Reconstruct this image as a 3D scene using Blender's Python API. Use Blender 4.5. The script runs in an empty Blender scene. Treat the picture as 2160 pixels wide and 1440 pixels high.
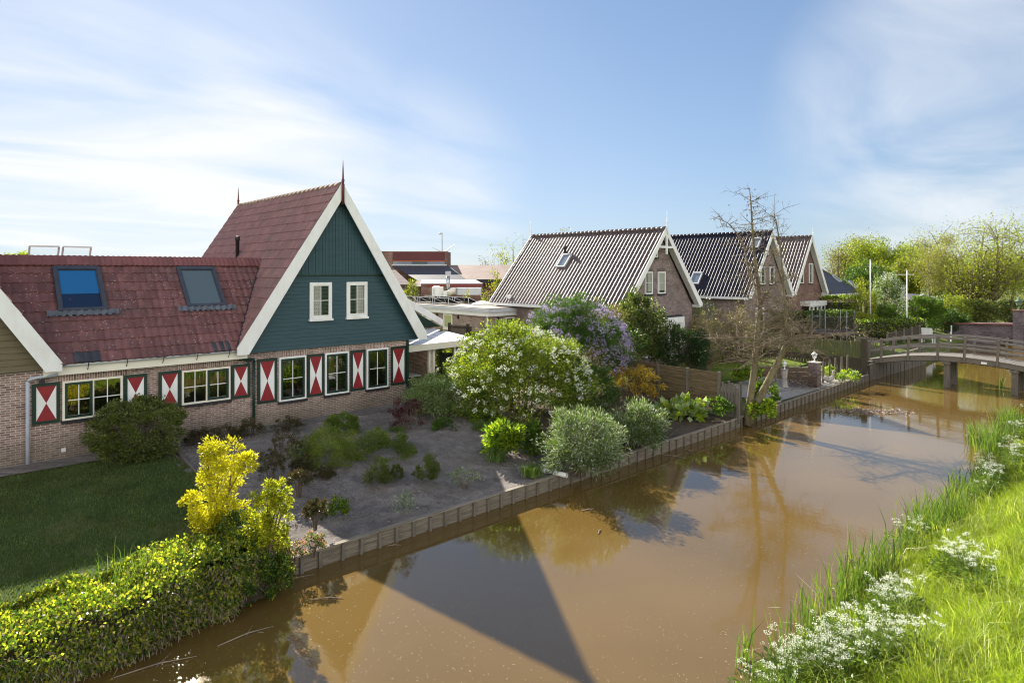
import bpy, math, random
import numpy as np
from mathutils import Vector

# ------------------------------------------------------------------ camera, sky, sun, exposure
SC = bpy.context.scene
COL = SC.collection
F, VH, EYE = 1350.0, 570.0, 6.0
PH = math.atan(1480/1350.0); CP, SP = math.cos(PH), math.sin(PH)
cd = bpy.data.cameras.new("camera"); cam = bpy.data.objects.new("camera", cd); COL.objects.link(cam)
cam.location = (0, 0, EYE); cam.rotation_euler = (math.pi/2, 0, PH-math.pi/2)
cd.sensor_width = 36; cd.lens = 36*F/2160; cd.shift_y = -150/2160
cd.clip_start = .1; cd.clip_end = 3000
SC.camera = cam
SUNV = Vector((3.9, 15.1, 9.15)).normalized()
EL = math.asin(SUNV.z); AZ = math.atan2(SUNV.x, SUNV.y)
sl = bpy.data.lights.new("sun", 'SUN'); sl.energy = 5.0; sl.angle = math.radians(.5); sl.color = (1, .93, .82)
so = bpy.data.objects.new("sun", sl); COL.objects.link(so)
so.rotation_euler = SUNV.to_track_quat('Z', 'Y').to_euler(); so.location = (0, 40, 60)
SC.view_settings.view_transform = 'Standard'; SC.view_settings.look = 'None'
SC.view_settings.exposure = 1.42; SC.view_settings.gamma = 1
SC.cycles.filter_width = 1.1
wd = bpy.data.worlds.new("World"); SC.world = wd; wd.use_nodes = True

class NT:
    def __init__(s, tree):
        s.t = tree
        for n in list(tree.nodes): tree.nodes.remove(n)
    def n(s, typ, **kw):
        nd = s.t.nodes.new(typ)
        for k, v in kw.items():
            if k.startswith('i_'):
                key = k[2:]; key = int(key) if key.isdigit() else key.replace('_', ' ')
                if hasattr(v, 'is_linked') or hasattr(v, 'links'): s.t.links.new(v, nd.inputs[key])
                else: nd.inputs[key].default_value = v
            else: setattr(nd, k, v)
        return nd
    def l(s, a, b): s.t.links.new(a, b)
    def math(s, op, a, b=0.0, clamp=False):
        nd = s.n('ShaderNodeMath', operation=op, use_clamp=clamp)
        for i, v in enumerate((a, b)):
            if hasattr(v, 'links'): s.l(v, nd.inputs[i])
            else: nd.inputs[i].default_value = v
        return nd.outputs[0]
    def ramp(s, fac, *stops):
        r = s.n('ShaderNodeValToRGB'); s.l(fac, r.inputs[0]); e = r.color_ramp.elements
        while len(e) < len(stops): e.new(.5)
        for q, (p, c) in zip(e, stops):
            q.position = p; q.color = (c, c, c, 1) if isinstance(c, (int, float)) else (*c, 1)
        return r.outputs[0]
    def mix(s, fac, a, b, mode='MIX'):
        m = s.n('ShaderNodeMix', data_type='RGBA', blend_type=mode)
        for i, v in ((0, fac), (6, a), (7, b)):
            if hasattr(v, 'links'): s.l(v, m.inputs[i])
            elif i == 0: m.inputs[0].default_value = v
            else: m.inputs[i].default_value = (*v, 1) if len(v) == 3 else v
        return m.outputs[2]

w = NT(wd.node_tree)
sky = w.n('ShaderNodeTexSky', sky_type='NISHITA', sun_disc=False, sun_elevation=EL, sun_rotation=AZ,
          air_density=1.0, dust_density=.25, ozone_density=2.5, altitude=0)
tc = w.n('ShaderNodeTexCoord').outputs['Generated']
sep = w.n('ShaderNodeSeparateXYZ'); w.l(tc, sep.inputs[0])
zz = w.math('MAXIMUM', w.math('ADD', sep.outputs[2], .12), .05)
cx = w.math('DIVIDE', sep.outputs[0], zz); cy = w.math('DIVIDE', sep.outputs[1], zz)
cv = w.n('ShaderNodeCombineXYZ'); w.l(cx, cv.inputs[0]); w.l(cy, cv.inputs[1])
mp = w.n('ShaderNodeMapping', i_Rotation=(0, 0, math.radians(35)), i_Scale=(.5, .95, 1)); w.l(cv.outputs[0], mp.inputs[0])
nz = w.n('ShaderNodeTexNoise', i_Scale=.95, i_Detail=7.0, i_Roughness=.52, i_Distortion=.7); w.l(mp.outputs[0], nz.inputs[0])
def dirpx(u, v):
    x = (u-1080)/F
    return Vector((x*SP+CP, -x*CP+SP, -(v-VH)/F)).normalized()
def lobe(u, v, c0, c1, k=1):
    d = dirpx(u, v)
    dp = w.n('ShaderNodeVectorMath', operation='DOT_PRODUCT', i_1=tuple(d)); w.l(tc, dp.inputs[0])
    mr = w.n('ShaderNodeMapRange', interpolation_type='SMOOTHSTEP', i_1=c0, i_2=c1); w.l(dp.outputs['Value'], mr.inputs[0])
    return w.math('MULTIPLY', mr.outputs[0], k)
msk = w.math('MAXIMUM', w.math('MAXIMUM', lobe(60, 310, .955, .998), lobe(520, 385, .955, .998, .95)),
             w.math('MAXIMUM', lobe(2060, 215, .965, .996, .85), lobe(860, 430, .975, 1., .55)))
cl = w.math('MULTIPLY', w.ramp(nz.outputs[0], (.33, 0.), (.66, 1.)), msk, True)
cl = w.math('MINIMUM', w.math('ADD', cl, w.math('ADD', lobe(250, 400, .92, 1., .16), lobe(900, 520, .9, 1., .06))), .95)
def vm(op, a, b):
    nd = w.n('ShaderNodeVectorMath', operation=op)
    for i, v in enumerate((a, b)):
        if hasattr(v, 'links'): w.l(v, nd.inputs[i])
        else: nd.inputs[i].default_value = v
    return nd.outputs[0]
# the bright ring round the sun is compressed; unseen bright cloud is added behind the camera to fill shaded facades
skyc = vm('DIVIDE', sky.outputs[0], vm('ADD', vm('MULTIPLY', sky.outputs[0], (1/5., 1/6.5, 1/9.)), (1, 1, 1)))
skyc = vm('MULTIPLY', skyc, (1.02, 1.06, 1.12))
mixf = w.mix(cl, skyc, (5.4, 5.5, 5.6))
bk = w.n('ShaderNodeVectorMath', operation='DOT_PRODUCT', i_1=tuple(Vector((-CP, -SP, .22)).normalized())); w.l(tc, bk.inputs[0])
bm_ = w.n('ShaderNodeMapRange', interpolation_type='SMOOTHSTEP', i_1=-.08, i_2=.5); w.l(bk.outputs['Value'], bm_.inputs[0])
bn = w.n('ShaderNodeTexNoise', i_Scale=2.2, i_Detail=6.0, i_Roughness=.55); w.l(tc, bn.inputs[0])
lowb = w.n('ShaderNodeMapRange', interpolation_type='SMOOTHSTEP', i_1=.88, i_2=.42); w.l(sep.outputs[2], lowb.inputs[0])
bank = w.math('MULTIPLY', w.math('MULTIPLY', w.ramp(bn.outputs[0], (.34, .3), (.56, 1.)), bm_.outputs[0]), lowb.outputs[0])  # weight of the unseen fill cloud added behind the camera
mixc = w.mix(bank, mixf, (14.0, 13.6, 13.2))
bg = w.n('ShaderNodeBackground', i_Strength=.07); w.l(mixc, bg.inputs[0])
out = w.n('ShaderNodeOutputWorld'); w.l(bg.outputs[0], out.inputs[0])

# ------------------------------------------------------------------ pixel rays -> world points (x along the canal, y away from it)
def ray(u, v):
    x = (u-1080)/F
    return (x*SP+CP, -x*CP+SP, -(v-VH)/F)
def at_z(u, v, z):
    r = ray(u, v); Y = (z-EYE)/r[2]; return Vector((r[0]*Y, r[1]*Y, z))
def at_y(u, v, Y):
    r = ray(u, v); return Vector((r[0]*Y, r[1]*Y, EYE+r[2]*Y))
def at_t(u, v, t):
    r = ray(u, v); return at_y(u, v, t/r[1])
def at_s(u, v, s):
    r = ray(u, v); return at_y(u, v, s/r[0])
def depth(p): return CP*p[0]+SP*p[1]
VIEW = Vector((CP, SP, 0)); RGT = Vector((SP, -CP, 0))

# ------------------------------------------------------------------ objects
ORG = {}
def tag(o, label=None, cat=None, group=None, kind=None):
    if label: o['label'] = label
    if cat: o['category'] = cat
    if group: o['group'] = group
    if kind: o['kind'] = kind
    return o
def thing(name, label, cat, loc=(0, 0, 0), group=None):
    o = bpy.data.objects.new(name, None); COL.objects.link(o); o.location = loc
    o.empty_display_size = .2; ORG[o.name] = Vector(loc)
    return tag(o, label, cat, group)
def children(o): return [c for c in COL.objects if c.parent == o]
KIDS = {}
def dup(o, loc=None, rot=None, scale=None, label=None, parent=None):
    c = o.copy(); COL.objects.link(c)
    if parent is not None: c.parent = parent
    if loc is not None: c.location = loc
    if rot is not None: c.rotation_euler = (0, 0, rot)
    if scale is not None: c.scale = (scale,)*3 if not isinstance(scale, tuple) else scale
    if label: c['label'] = label
    for k in KIDS.get(o.name, []):
        dup(k, parent=c)
    return c
def finish(me, name, mats, parent, smooth):
    for m in (mats if isinstance(mats, (list, tuple)) else [mats]): me.materials.append(m)
    if smooth: me.polygons.foreach_set('use_smooth', [True]*len(me.polygons))
    o = bpy.data.objects.new(name, me); COL.objects.link(o)
    if parent is not None:
        o.parent = parent; ORG[o.name] = ORG[parent.name]
        KIDS.setdefault(parent.name, []).append(o)
    else: ORG[o.name] = Vector((0, 0, 0))
    me.update()
    return o
def XS(u, v, w): return (u, v, w)
def faceT(t): return lambda u, v, w: (u, t-w, v)          # wall facing the canal: u along it, v up, w outward
def faceS(s): return lambda u, v, w: (s-w, u, v)          # wall facing down the canal
class MB:
    def __init__(s): s.v = []; s.f = []; s.m = []
    def face(s, pts, m=0):
        i = len(s.v); s.v += [tuple(p) for p in pts]; s.f.append(tuple(range(i, i+len(pts)))); s.m.append(m); return s
    def box(s, a0, a1, b0, b1, c0, c1, m=0, mp=XS):
        i = len(s.v)
        for c in (c0, c1):
            for a, b in ((a0, b0), (a1, b0), (a1, b1), (a0, b1)): s.v.append(mp(a, b, c))
        for q in ((0, 3, 2, 1), (4, 5, 6, 7), (0, 1, 5, 4), (1, 2, 6, 5), (2, 3, 7, 6), (3, 0, 4, 7)):
            s.f.append(tuple(i+k for k in q)); s.m.append(m)
        return s
    def prism(s, poly, c0, c1, mp=XS, m=0):
        i = len(s.v); n = len(poly)
        for c in (c0, c1):
            for a, b in poly: s.v.append(mp(a, b, c))
        s.f.append(tuple(i+k for k in range(n))[::-1]); s.f.append(tuple(i+n+k for k in range(n)))
        s.m += [m, m]
        for k in range(n):
            s.f.append((i+k, i+(k+1) % n, i+n+(k+1) % n, i+n+k)); s.m.append(m)
        return s
    def bar(s, p, q, wd, hg, m=0, up=(0, 0, 1)):
        p, q = Vector(p), Vector(q); d = (q-p).normalized(); u = Vector(up)
        if abs(d.dot(u)) > .98: u = Vector((1, 0, 0))
        x = d.cross(u).normalized()*wd/2; y = x.cross(d).normalized()*hg/2; i = len(s.v)
        for e in (p, q):
            for a, b in ((-1, -1), (1, -1), (1, 1), (-1, 1)): s.v.append(tuple(e+x*a+y*b))
        for k in ((0, 3, 2, 1), (4, 5, 6, 7), (0, 1, 5, 4), (1, 2, 6, 5), (2, 3, 7, 6), (3, 0, 4, 7)):
            s.f.append(tuple(i+j for j in k)); s.m.append(m)
        return s
    def tube(s, pts, rad, n=6, m=0, cap=True):
        pts = [Vector(p) for p in pts]; i0 = len(s.v); ux = None
        if not hasattr(rad, '__len__'): rad = [rad]*len(pts)
        for k, p in enumerate(pts):
            d = (pts[min(k+1, len(pts)-1)]-pts[max(k-1, 0)])
            d = d.normalized() if d.length > 1e-9 else Vector((0, 0, 1))
            if ux is None: ux = d.orthogonal().normalized()
            ux = ux-d*ux.dot(d)
            ux = ux.normalized() if ux.length > 1e-6 else d.orthogonal().normalized()
            uy = d.cross(ux)
            for j in range(n):
                a = 2*math.pi*j/n; s.v.append(tuple(p+(ux*math.cos(a)+uy*math.sin(a))*rad[k]))
        for k in range(len(pts)-1):
            for j in range(n):
                a = i0+k*n; s.f.append((a+j, a+(j+1) % n, a+n+(j+1) % n, a+n+j)); s.m.append(m)
        if cap:
            s.f.append(tuple(i0+j for j in range(n))[::-1]); s.m.append(m)
            e = i0+(len(pts)-1)*n; s.f.append(tuple(e+j for j in range(n))); s.m.append(m)
        return s
    def lathe(s, c, prof, n=12, m=0):
        return s.tube([(c[0], c[1], c[2]+z) for r, z in prof], [r for r, z in prof], n, m)
    def ball(s, c, r, n=8, m=0, sq=(1, 1, 1)):
        c = Vector(c); i = len(s.v); k = n//2
        for a in range(k+1):
            th = math.pi*a/k
            for b in range(n):
                p = 2*math.pi*b/n
                s.v.append((c.x+r*sq[0]*math.sin(th)*math.cos(p), c.y+r*sq[1]*math.sin(th)*math.sin(p), c.z+r*sq[2]*math.cos(th)))
        for a in range(k):
            for b in range(n):
                s.f.append((i+a*n+b, i+(a+1)*n+b, i+(a+1)*n+(b+1) % n, i+a*n+(b+1) % n)); s.m.append(m)
        return s
    def build(s, name, mats, parent=None, smooth=False, label=None, cat=None, group=None, kind=None):
        o0 = ORG[parent.name] if parent is not None else Vector((0, 0, 0))
        me = bpy.data.meshes.new(name)
        me.from_pydata([(v[0]-o0.x, v[1]-o0.y, v[2]-o0.z) for v in s.v], [], s.f)
        o = finish(me, name, mats, parent, smooth)
        if any(s.m): me.polygons.foreach_set('material_index', s.m)
        return tag(o, label, cat, group, kind)
def np_mesh(name, V, faces, mats, parent=None, smooth=False, midx=None):
    V = np.asarray(V, dtype=np.float32)
    if parent is not None: V = V-np.array(ORG[parent.name], dtype=np.float32)
    me = bpy.data.meshes.new(name); me.vertices.add(len(V)); me.vertices.foreach_set('co', V.ravel())
    tot = np.concatenate([np.full(len(f), f.shape[1], dtype=np.int32) for f in faces])
    lp = np.concatenate([f.ravel() for f in faces]).astype(np.int32)
    me.loops.add(len(lp)); me.loops.foreach_set('vertex_index', lp)
    me.polygons.add(len(tot)); st = np.concatenate([[0], np.cumsum(tot)[:-1]]).astype(np.int32)
    me.polygons.foreach_set('loop_start', st)
    try: me.polygons.foreach_set('loop_total', tot)
    except Exception: pass
    if midx is not None: me.polygons.foreach_set('material_index', np.asarray(midx, dtype=np.int32))
    me.update(calc_edges=True); me.validate()
    return finish(me, name, mats, parent, smooth)

# ------------------------------------------------------------------ noise and plant geometry
def vnoise(x, y, seed=0):
    xi = np.floor(x); yi = np.floor(y); fx = x-xi; fy = y-yi
    fx = fx*fx*(3-2*fx); fy = fy*fy*(3-2*fy)
    def h(a, b):
        q = np.sin(a*127.1+b*311.7+seed*74.7)*43758.5453
        return q-np.floor(q)
    return (h(xi, yi)*(1-fx)+h(xi+1, yi)*fx)*(1-fy)+(h(xi, yi+1)*(1-fx)+h(xi+1, yi+1)*fx)*fy
def fbm(x, y, seed=0, oc=4):
    r = 0; a = .5
    for k in range(oc): r = r+a*vnoise(x, y, seed+k); x = x*2.03; y = y*2.03; a *= .5
    return r
def norm(a): return a/np.maximum(np.linalg.norm(a, axis=1, keepdims=True), 1e-6)
def leaf_geo(P, D, L, W, rng):
    D = norm(D); R = norm(rng.normal(size=P.shape)); S = norm(np.cross(D, R))
    L = np.broadcast_to(L, (len(P),))[:, None]; W = np.broadcast_to(W, (len(P),))[:, None]
    Nn = np.cross(S, D)
    mid = P+D*L*.5+Nn*L*.06
    V = np.stack([P, mid+S*W*.5, P+D*L-Nn*L*.05, mid-S*W*.5], axis=1).reshape(-1, 3)
    Q = np.arange(len(V)).reshape(-1, 4)
    return V, Q
def leaf_mesh(name, P, D, L, W, mats, parent, rng, frac=None):
    V, Q = leaf_geo(P, D, L, W, rng)
    mi = None
    if isinstance(mats, list) and len(mats) > 1:
        mi = rng.choice(len(mats), size=len(Q), p=frac)
    return np_mesh(name, V, [Q], mats, parent, False, mi)
def clumps(rng, n, k, c, rx, ry, rz, inner=.45, rc=.26, low=-.55):
    d = norm(rng.normal(size=(k*4, 3))); d = d[d[:, 2] > low][:k]; k = len(d)
    rr = inner+(1-inner)*rng.random(k)**.6
    rr = rr*(.84+.26*rng.random(k)); rr[rng.random(k) < .07] *= 1.16
    C = d*rr[:, None]
    idx = rng.integers(0, k, n)
    sz = rc*(.55+.9*rng.random(k))
    off = norm(rng.normal(size=(n, 3)))*(rng.random(n)**.5)[:, None]*sz[idx][:, None]
    U = C[idx]+off
    P = U*np.array([rx, ry, rz])+np.array(c)
    D = U*.7+norm(off)*.6+rng.normal(size=(n, 3))*.45+np.array([0, 0, .25])
    return P, D
def blades(name, B, H, lean, width, mat, parent=None, rng=None):
    n = len(B); a = rng.random(n)*2*np.pi
    S = np.stack([np.cos(a), np.sin(a), 0*a], 1)*(np.broadcast_to(width, (n,))[:, None])*.5
    b = rng.random(n)*2*np.pi
    Ld = np.stack([np.cos(b), np.sin(b), 0*b], 1)*(np.broadcast_to(lean, (n,))*(.2+rng.random(n)))[:, None]*H[:, None]
    up = np.array([0, 0, 1.])*H[:, None]
    m = B+up*.55+Ld*.3; tp = B+up*(1-.25*np.broadcast_to(lean, (n,))[:, None])+Ld
    V = np.stack([B-S, B+S, m+S*.8, m-S*.8, tp], 1).reshape(-1, 3)
    i = np.arange(n)[:, None]*5
    return np_mesh(name, V, [i+np.array([[0, 1, 2, 3]]), i+np.array([[3, 2, 4]])], mat, parent)
# ------------------------------------------------------------------ materials
def new(name):
    m = bpy.data.materials.new(name); m.use_nodes = True; return m, NT(m.node_tree)
def done(t, sh): o = t.n('ShaderNodeOutputMaterial'); t.l(sh, o.inputs[0])
def geo_pos(t): return t.n('ShaderNodeNewGeometry').outputs['Position']
def mat(name, c1, c2=None, scale=3, rough=.7, bump=0., spec=.3, metal=0, stretch=(1, 1, 1), det=5, bscale=None, lo=.35, hi=.65):
    m, t = new(name); p = t.n('ShaderNodeBsdfPrincipled', i_Roughness=rough, i_Metallic=metal, i_Specular_IOR_Level=spec)
    if c2 is None: c2 = tuple(x*.8 for x in c1)
    co = t.n('ShaderNodeTexCoord').outputs['Object']
    mp = t.n('ShaderNodeMapping', i_Scale=stretch); t.l(co, mp.inputs[0])
    nz = t.n('ShaderNodeTexNoise', i_Scale=float(scale), i_Detail=float(det), i_Roughness=.6); t.l(mp.outputs[0], nz.inputs[0])
    t.l(t.ramp(nz.outputs[0], (lo, c1), (hi, c2)), p.inputs['Base Color'])
    if bump:
        n2 = nz
        if bscale:
            n2 = t.n('ShaderNodeTexNoise', i_Scale=float(bscale), i_Detail=4.0); t.l(mp.outputs[0], n2.inputs[0])
        b = t.n('ShaderNodeBump', i_Strength=bump, i_Distance=.03); t.l(n2.outputs[0], b.inputs['Height']); t.l(b.outputs[0], p.inputs['Normal'])
    done(t, p.outputs[0]); return m
def brick(name, c1, c2, mortar, bw=.215, rh=.0625, ms=.011, swap=False, stain=None):
    m, t = new(name); sp = t.n('ShaderNodeSeparateXYZ'); t.l(geo_pos(t), sp.inputs[0])
    u = t.math('ADD', sp.outputs[0], sp.outputs[1]); cb = t.n('ShaderNodeCombineXYZ')
    t.l(u, cb.inputs[1 if swap else 0]); t.l(sp.outputs[2], cb.inputs[0 if swap else 1])
    bt = t.n('ShaderNodeTexBrick', i_Scale=1.0, i_Mortar_Size=ms, i_Mortar_Smooth=.2, i_Brick_Width=bw, i_Row_Height=rh, i_Bias=0.0,
             i_Color1=(*c1, 1), i_Color2=(*c2, 1), i_Mortar=(*mortar, 1)); t.l(cb.outputs[0], bt.inputs[0])
    n1 = t.n('ShaderNodeTexNoise', i_Scale=.9, i_Detail=6.0, i_Roughness=.65); t.l(geo_pos(t), n1.inputs[0])
    n2 = t.n('ShaderNodeTexNoise', i_Scale=9.0, i_Detail=3.0); t.l(geo_pos(t), n2.inputs[0])
    c = t.mix(1.0, bt.outputs[0], t.ramp(n1.outputs[0], (.3, .66), (.7, 1.2)), 'MULTIPLY')
    c = t.mix(1.0, c, t.ramp(n2.outputs[0], (.3, .8), (.7, 1.15)), 'MULTIPLY')
    if stain:                                             # damp, mossy foot of the wall
        h = t.n('ShaderNodeMapRange', i_1=stain+.65, i_2=stain); t.l(t.math('ADD', sp.outputs[2], t.math('MULTIPLY', n1.outputs[0], -.5)), h.inputs[0])
        c = t.mix(t.math('MULTIPLY', h.outputs[0], .6), c, (.13, .115, .085))
    p = t.n('ShaderNodeBsdfPrincipled', i_Roughness=.85, i_Specular_IOR_Level=.2); t.l(c, p.inputs['Base Color'])
    b = t.n('ShaderNodeBump', i_Strength=.5, i_Distance=.008, invert=True); t.l(bt.outputs[1], b.inputs['Height']); t.l(b.outputs[0], p.inputs['Normal'])
    done(t, p.outputs[0]); return m
def tiles(name, c1, c2, rough, spots=None, scale=3., moss=None, coat=0, spec=.5):
    m, t = new(name); g = t.n('ShaderNodeNewGeometry'); rnd = g.outputs['Random Per Island']; ps = g.outputs['Position']
    n1 = t.n('ShaderNodeTexNoise', i_Scale=scale, i_Detail=6.0, i_Roughness=.7); t.l(ps, n1.inputs[0])
    c = t.mix(t.ramp(n1.outputs[0], (.35, 0.), (.65, 1.)), c1, c2)
    c = t.mix(1.0, c, t.ramp(rnd, (0, .82), (1, 1.15)), 'MULTIPLY')
    if moss:
        n3 = t.n('ShaderNodeTexNoise', i_Scale=.8, i_Detail=8.0, i_Roughness=.75); t.l(ps, n3.inputs[0])
        c = t.mix(t.math('MULTIPLY', t.ramp(n3.outputs[0], (.5, 0.), (.72, 1.)), .75), c, moss)
    if spots:
        v = t.n('ShaderNodeTexVoronoi', i_Scale=9.0); t.l(ps, v.inputs[0])
        n2 = t.n('ShaderNodeTexNoise', i_Scale=2.2, i_Detail=2.0); t.l(ps, n2.inputs[0])
        k = t.math('MULTIPLY', t.ramp(v.outputs[0], (.12, 1.), (.2, 0.)), t.ramp(n2.outputs[0], (.38, 0.), (.55, 1.)))
        c = t.mix(t.math('MULTIPLY', k, .75), c, spots)
    p = t.n('ShaderNodeBsdfPrincipled', i_Roughness=rough, i_Specular_IOR_Level=spec, i_Coat_Weight=coat, i_Coat_Roughness=.15); t.l(c, p.inputs['Base Color'])
    n4 = t.n('ShaderNodeTexNoise', i_Scale=30.0, i_Detail=3.0); t.l(ps, n4.inputs[0])
    b = t.n('ShaderNodeBump', i_Strength=.25, i_Distance=.01); t.l(n4.outputs[0], b.inputs['Height']); t.l(b.outputs[0], p.inputs['Normal'])
    done(t, p.outputs[0]); return m
def leaf(name, c1, c2, trans=.45, tc=None, gloss=.45, c3=None):
    m, t = new(name); g = t.n('ShaderNodeNewGeometry'); r = g.outputs['Random Per Island']
    st = [(0, c1), (.55, c2), (1, c3 or tuple(.5*(a+b) for a, b in zip(c1, c2)))]
    c = t.ramp(r, *st)
    n1 = t.n('ShaderNodeTexNoise', i_Scale=1.3, i_Detail=3.0); t.l(g.outputs['Position'], n1.inputs[0])
    c = t.mix(1.0, c, t.ramp(n1.outputs[0], (.3, .72), (.7, 1.25)), 'MULTIPLY')
    p = t.n('ShaderNodeBsdfPrincipled', i_Roughness=gloss, i_Specular_IOR_Level=.35); t.l(c, p.inputs['Base Color'])
    tr = t.n('ShaderNodeBsdfTranslucent'); t.l(t.mix(1.0, c, tc or (1.5, 1.6, .7), 'MULTIPLY'), tr.inputs[0])
    mx = t.n('ShaderNodeMixShader', i_0=trans); t.l(p.outputs[0], mx.inputs[1]); t.l(tr.outputs[0], mx.inputs[2])
    done(t, mx.outputs[0]); return m
def wood(name, c1, c2, rough=.85, axis=0, bump=.35):
    st = [14, 14, 14]; st[axis] = .9
    return mat(name, c1, c2, scale=2.2, rough=rough, bump=bump, stretch=tuple(st), spec=.15)

BRICK = brick('brick', (.150, .082, .066), (.33, .215, .175), (.50, .44, .38), stain=.75)
SOLDIER = brick('brick_soldier', (.17, .09, .07), (.34, .22, .18), (.50, .44, .38), swap=True)
BRICK_G = brick('brick_grey', (.13, .09, .085), (.27, .2, .185), (.30, .25, .23))
BRICK_R = brick('brick_red', (.15, .07, .055), (.25, .13, .10), (.22, .16, .14))
BRICK_W = brick('brick_weathered', (.11, .075, .07), (.21, .15, .14), (.2, .17, .16))
PAVER = brick('pavers', (.15, .135, .125), (.24, .215, .195), (.10, .09, .08), bw=.2, rh=.1, ms=.012)
TILE_R = tiles('red_tiles', (.135, .064, .062), (.20, .092, .086), .7, spots=(.50, .44, .42), moss=(.095, .068, .068), spec=.2)
TILE_R2 = tiles('red_tiles_mossy', (.16, .072, .062), (.23, .108, .09), .42, moss=(.13, .08, .058), spec=.5)
TILE_B = tiles('glazed_dark_tiles', (.075, .058, .060), (.12, .092, .09), .5, moss=(.11, .09, .08), coat=0, spec=.26)
TILE_B2 = tiles('glazed_blue_tiles', (.014, .015, .026), (.026, .025, .038), .45, coat=0, spec=.2)
TILE_D = tiles('dark_tiles', (.03, .032, .04), (.055, .055, .062), .55)
TILE_BR = tiles('brown_tiles', (.16, .105, .085), (.24, .165, .13), .7, scale=.6)
WHITE = mat('white_paint', (.78, .78, .75), (.64, .63, .58), 2.2, .45, spec=.4, stretch=(1, 1, .5), lo=.45, hi=.8)
CREAM = mat('cream_paint', (.78, .74, .62), (.70, .66, .55), 1.5, .5, spec=.4)
GREYW = mat('grey_white_paint', (.60, .62, .63), (.50, .52, .54), 1.0, .5)
GREEN = mat('green_weatherboard', (.034, .077, .090), (.025, .060, .072), 1.2, .55, bump=.1, stretch=(1, 1, 12), bscale=18)
DGREEN = mat('dark_green_paint', (.016, .04, .028), (.012, .03, .022), 3, .4)
OLIVE = mat('olive_weatherboard', (.15, .125, .07), (.115, .095, .055), 2, .7, bump=.15, stretch=(1, 1, 8))
REDP = mat('red_paint', (.27, .022, .026), (.21, .018, .022), 4, .45)
MAROON = mat('maroon_paint', (.13, .028, .028), (.1, .022, .022), 4, .5)
LEAD = mat('lead_flashing', (.13, .145, .17), (.09, .10, .12), 5, .6)
SKYF = mat('skylight_frame', (.075, .082, .10), (.06, .066, .08), 4, .4, metal=.2)
BLACK = mat('black_metal', (.02, .02, .022), (.03, .03, .032), 6, .5)
STEEL = mat('galvanised_steel', (.48, .50, .52), (.38, .40, .42), 6, .35, metal=.8)
ALU = mat('pale_metal', (.55, .56, .57), (.46, .47, .48), 4, .5, metal=.15)
ROOFF = mat('roof_felt', (.40, .36, .31), (.30, .27, .23), .9, .9, bump=.2)
DARKF = mat('dark_bitumen', (.035, .037, .042), (.05, .05, .055), 2, .7)
WOODG = wood('grey_wood', (.20, .175, .145), (.115, .10, .082), axis=0)
WOODY = wood('grey_wood_cross', (.24, .22, .195), (.14, .125, .108), axis=1)
WOODZ = wood('weathered_post', (.19, .165, .135), (.10, .088, .07), axis=2)
WOODD = wood('dark_fence_wood', (.085, .07, .05), (.042, .036, .026), axis=1)
WOODM = wood('mossy_palings', (.13, .135, .055), (.07, .075, .035), axis=2)
WOODB = wood('brown_boards', (.17, .125, .07), (.085, .062, .036), axis=1)
BARK = mat('bark', (.20, .165, .11), (.085, .07, .05), 9, .9, bump=.6, stretch=(1, 1, .35))
BARKG = mat('mossy_bark', (.20, .17, .085), (.10, .085, .055), 7, .9, bump=.6, stretch=(1, 1, .4))
TWIG = mat('twig', (.15, .105, .07), (.09, .062, .045), 4, .85)
TWIGP = mat('pale_twig', (.30, .235, .165), (.17, .13, .09), 4, .85)
CONC = mat('concrete', (.33, .31, .28), (.24, .225, .2), 4, .9, bump=.2)
STONE = mat('stone', (.42, .38, .34), (.30, .27, .24), 6, .85, bump=.3)
PVC = mat('grey_pvc', (.42, .45, .50), (.34, .36, .41), 3, .4)
WICKER = mat('wicker', (.28, .215, .14), (.18, .14, .09), 40, .8, bump=.4)
DARKCH = mat('dark_rattan', (.045, .05, .058), (.03, .033, .04), 40, .6, bump=.3)
TAN = mat('tan_paving', (.36, .29, .22), (.28, .225, .17), 2.5, .9, bump=.15)
INTER = mat('dim_interior', (.035, .03, .026), (.012, .011, .01), 1.6, .9, lo=.4, hi=.6)
CURT = mat('curtain', (.78, .75, .72), (.58, .54, .52), 3, .9, stretch=(9, 9, .4))
def glass(name, ior, tint=(.9, .93, .92), rough=.0):
    m, t = new(name); tr = t.n('ShaderNodeBsdfTransparent', i_Color=(*tint, 1)); gl = t.n('ShaderNodeBsdfGlossy', i_Roughness=rough)
    fr = t.n('ShaderNodeFresnel', i_IOR=ior); mx = t.n('ShaderNodeMixShader')
    t.l(fr.outputs[0], mx.inputs[0]); t.l(tr.outputs[0], mx.inputs[1]); t.l(gl.outputs[0], mx.inputs[2]); done(t, mx.outputs[0]); return m
GLASS = glass('window_glass', 3.2)
GLASS2 = glass('upper_window_glass', 1.7)
CLEAR = glass('clear_glass', 1.35)
def simple(name, c, rough=.1, spec=.6, ior=1.6):
    m, t = new(name); p = t.n('ShaderNodeBsdfPrincipled', i_Base_Color=(*c, 1), i_Roughness=rough, i_Specular_IOR_Level=spec, i_IOR=ior); done(t, p.outputs[0]); return m
BLINDB = mat('blue_blind', (.03, .20, .47), (.026, .18, .43), 30, .6, lo=.2, hi=.8)
BLINDG = mat('grey_blind', (.17, .22, .25), (.145, .19, .22), 30, .6, lo=.2, hi=.8)
SOLARM = simple('solar_cells', (.012, .015, .03), .12)
RGLASS = simple('roof_glass', (.16, .19, .23), .1)

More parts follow.
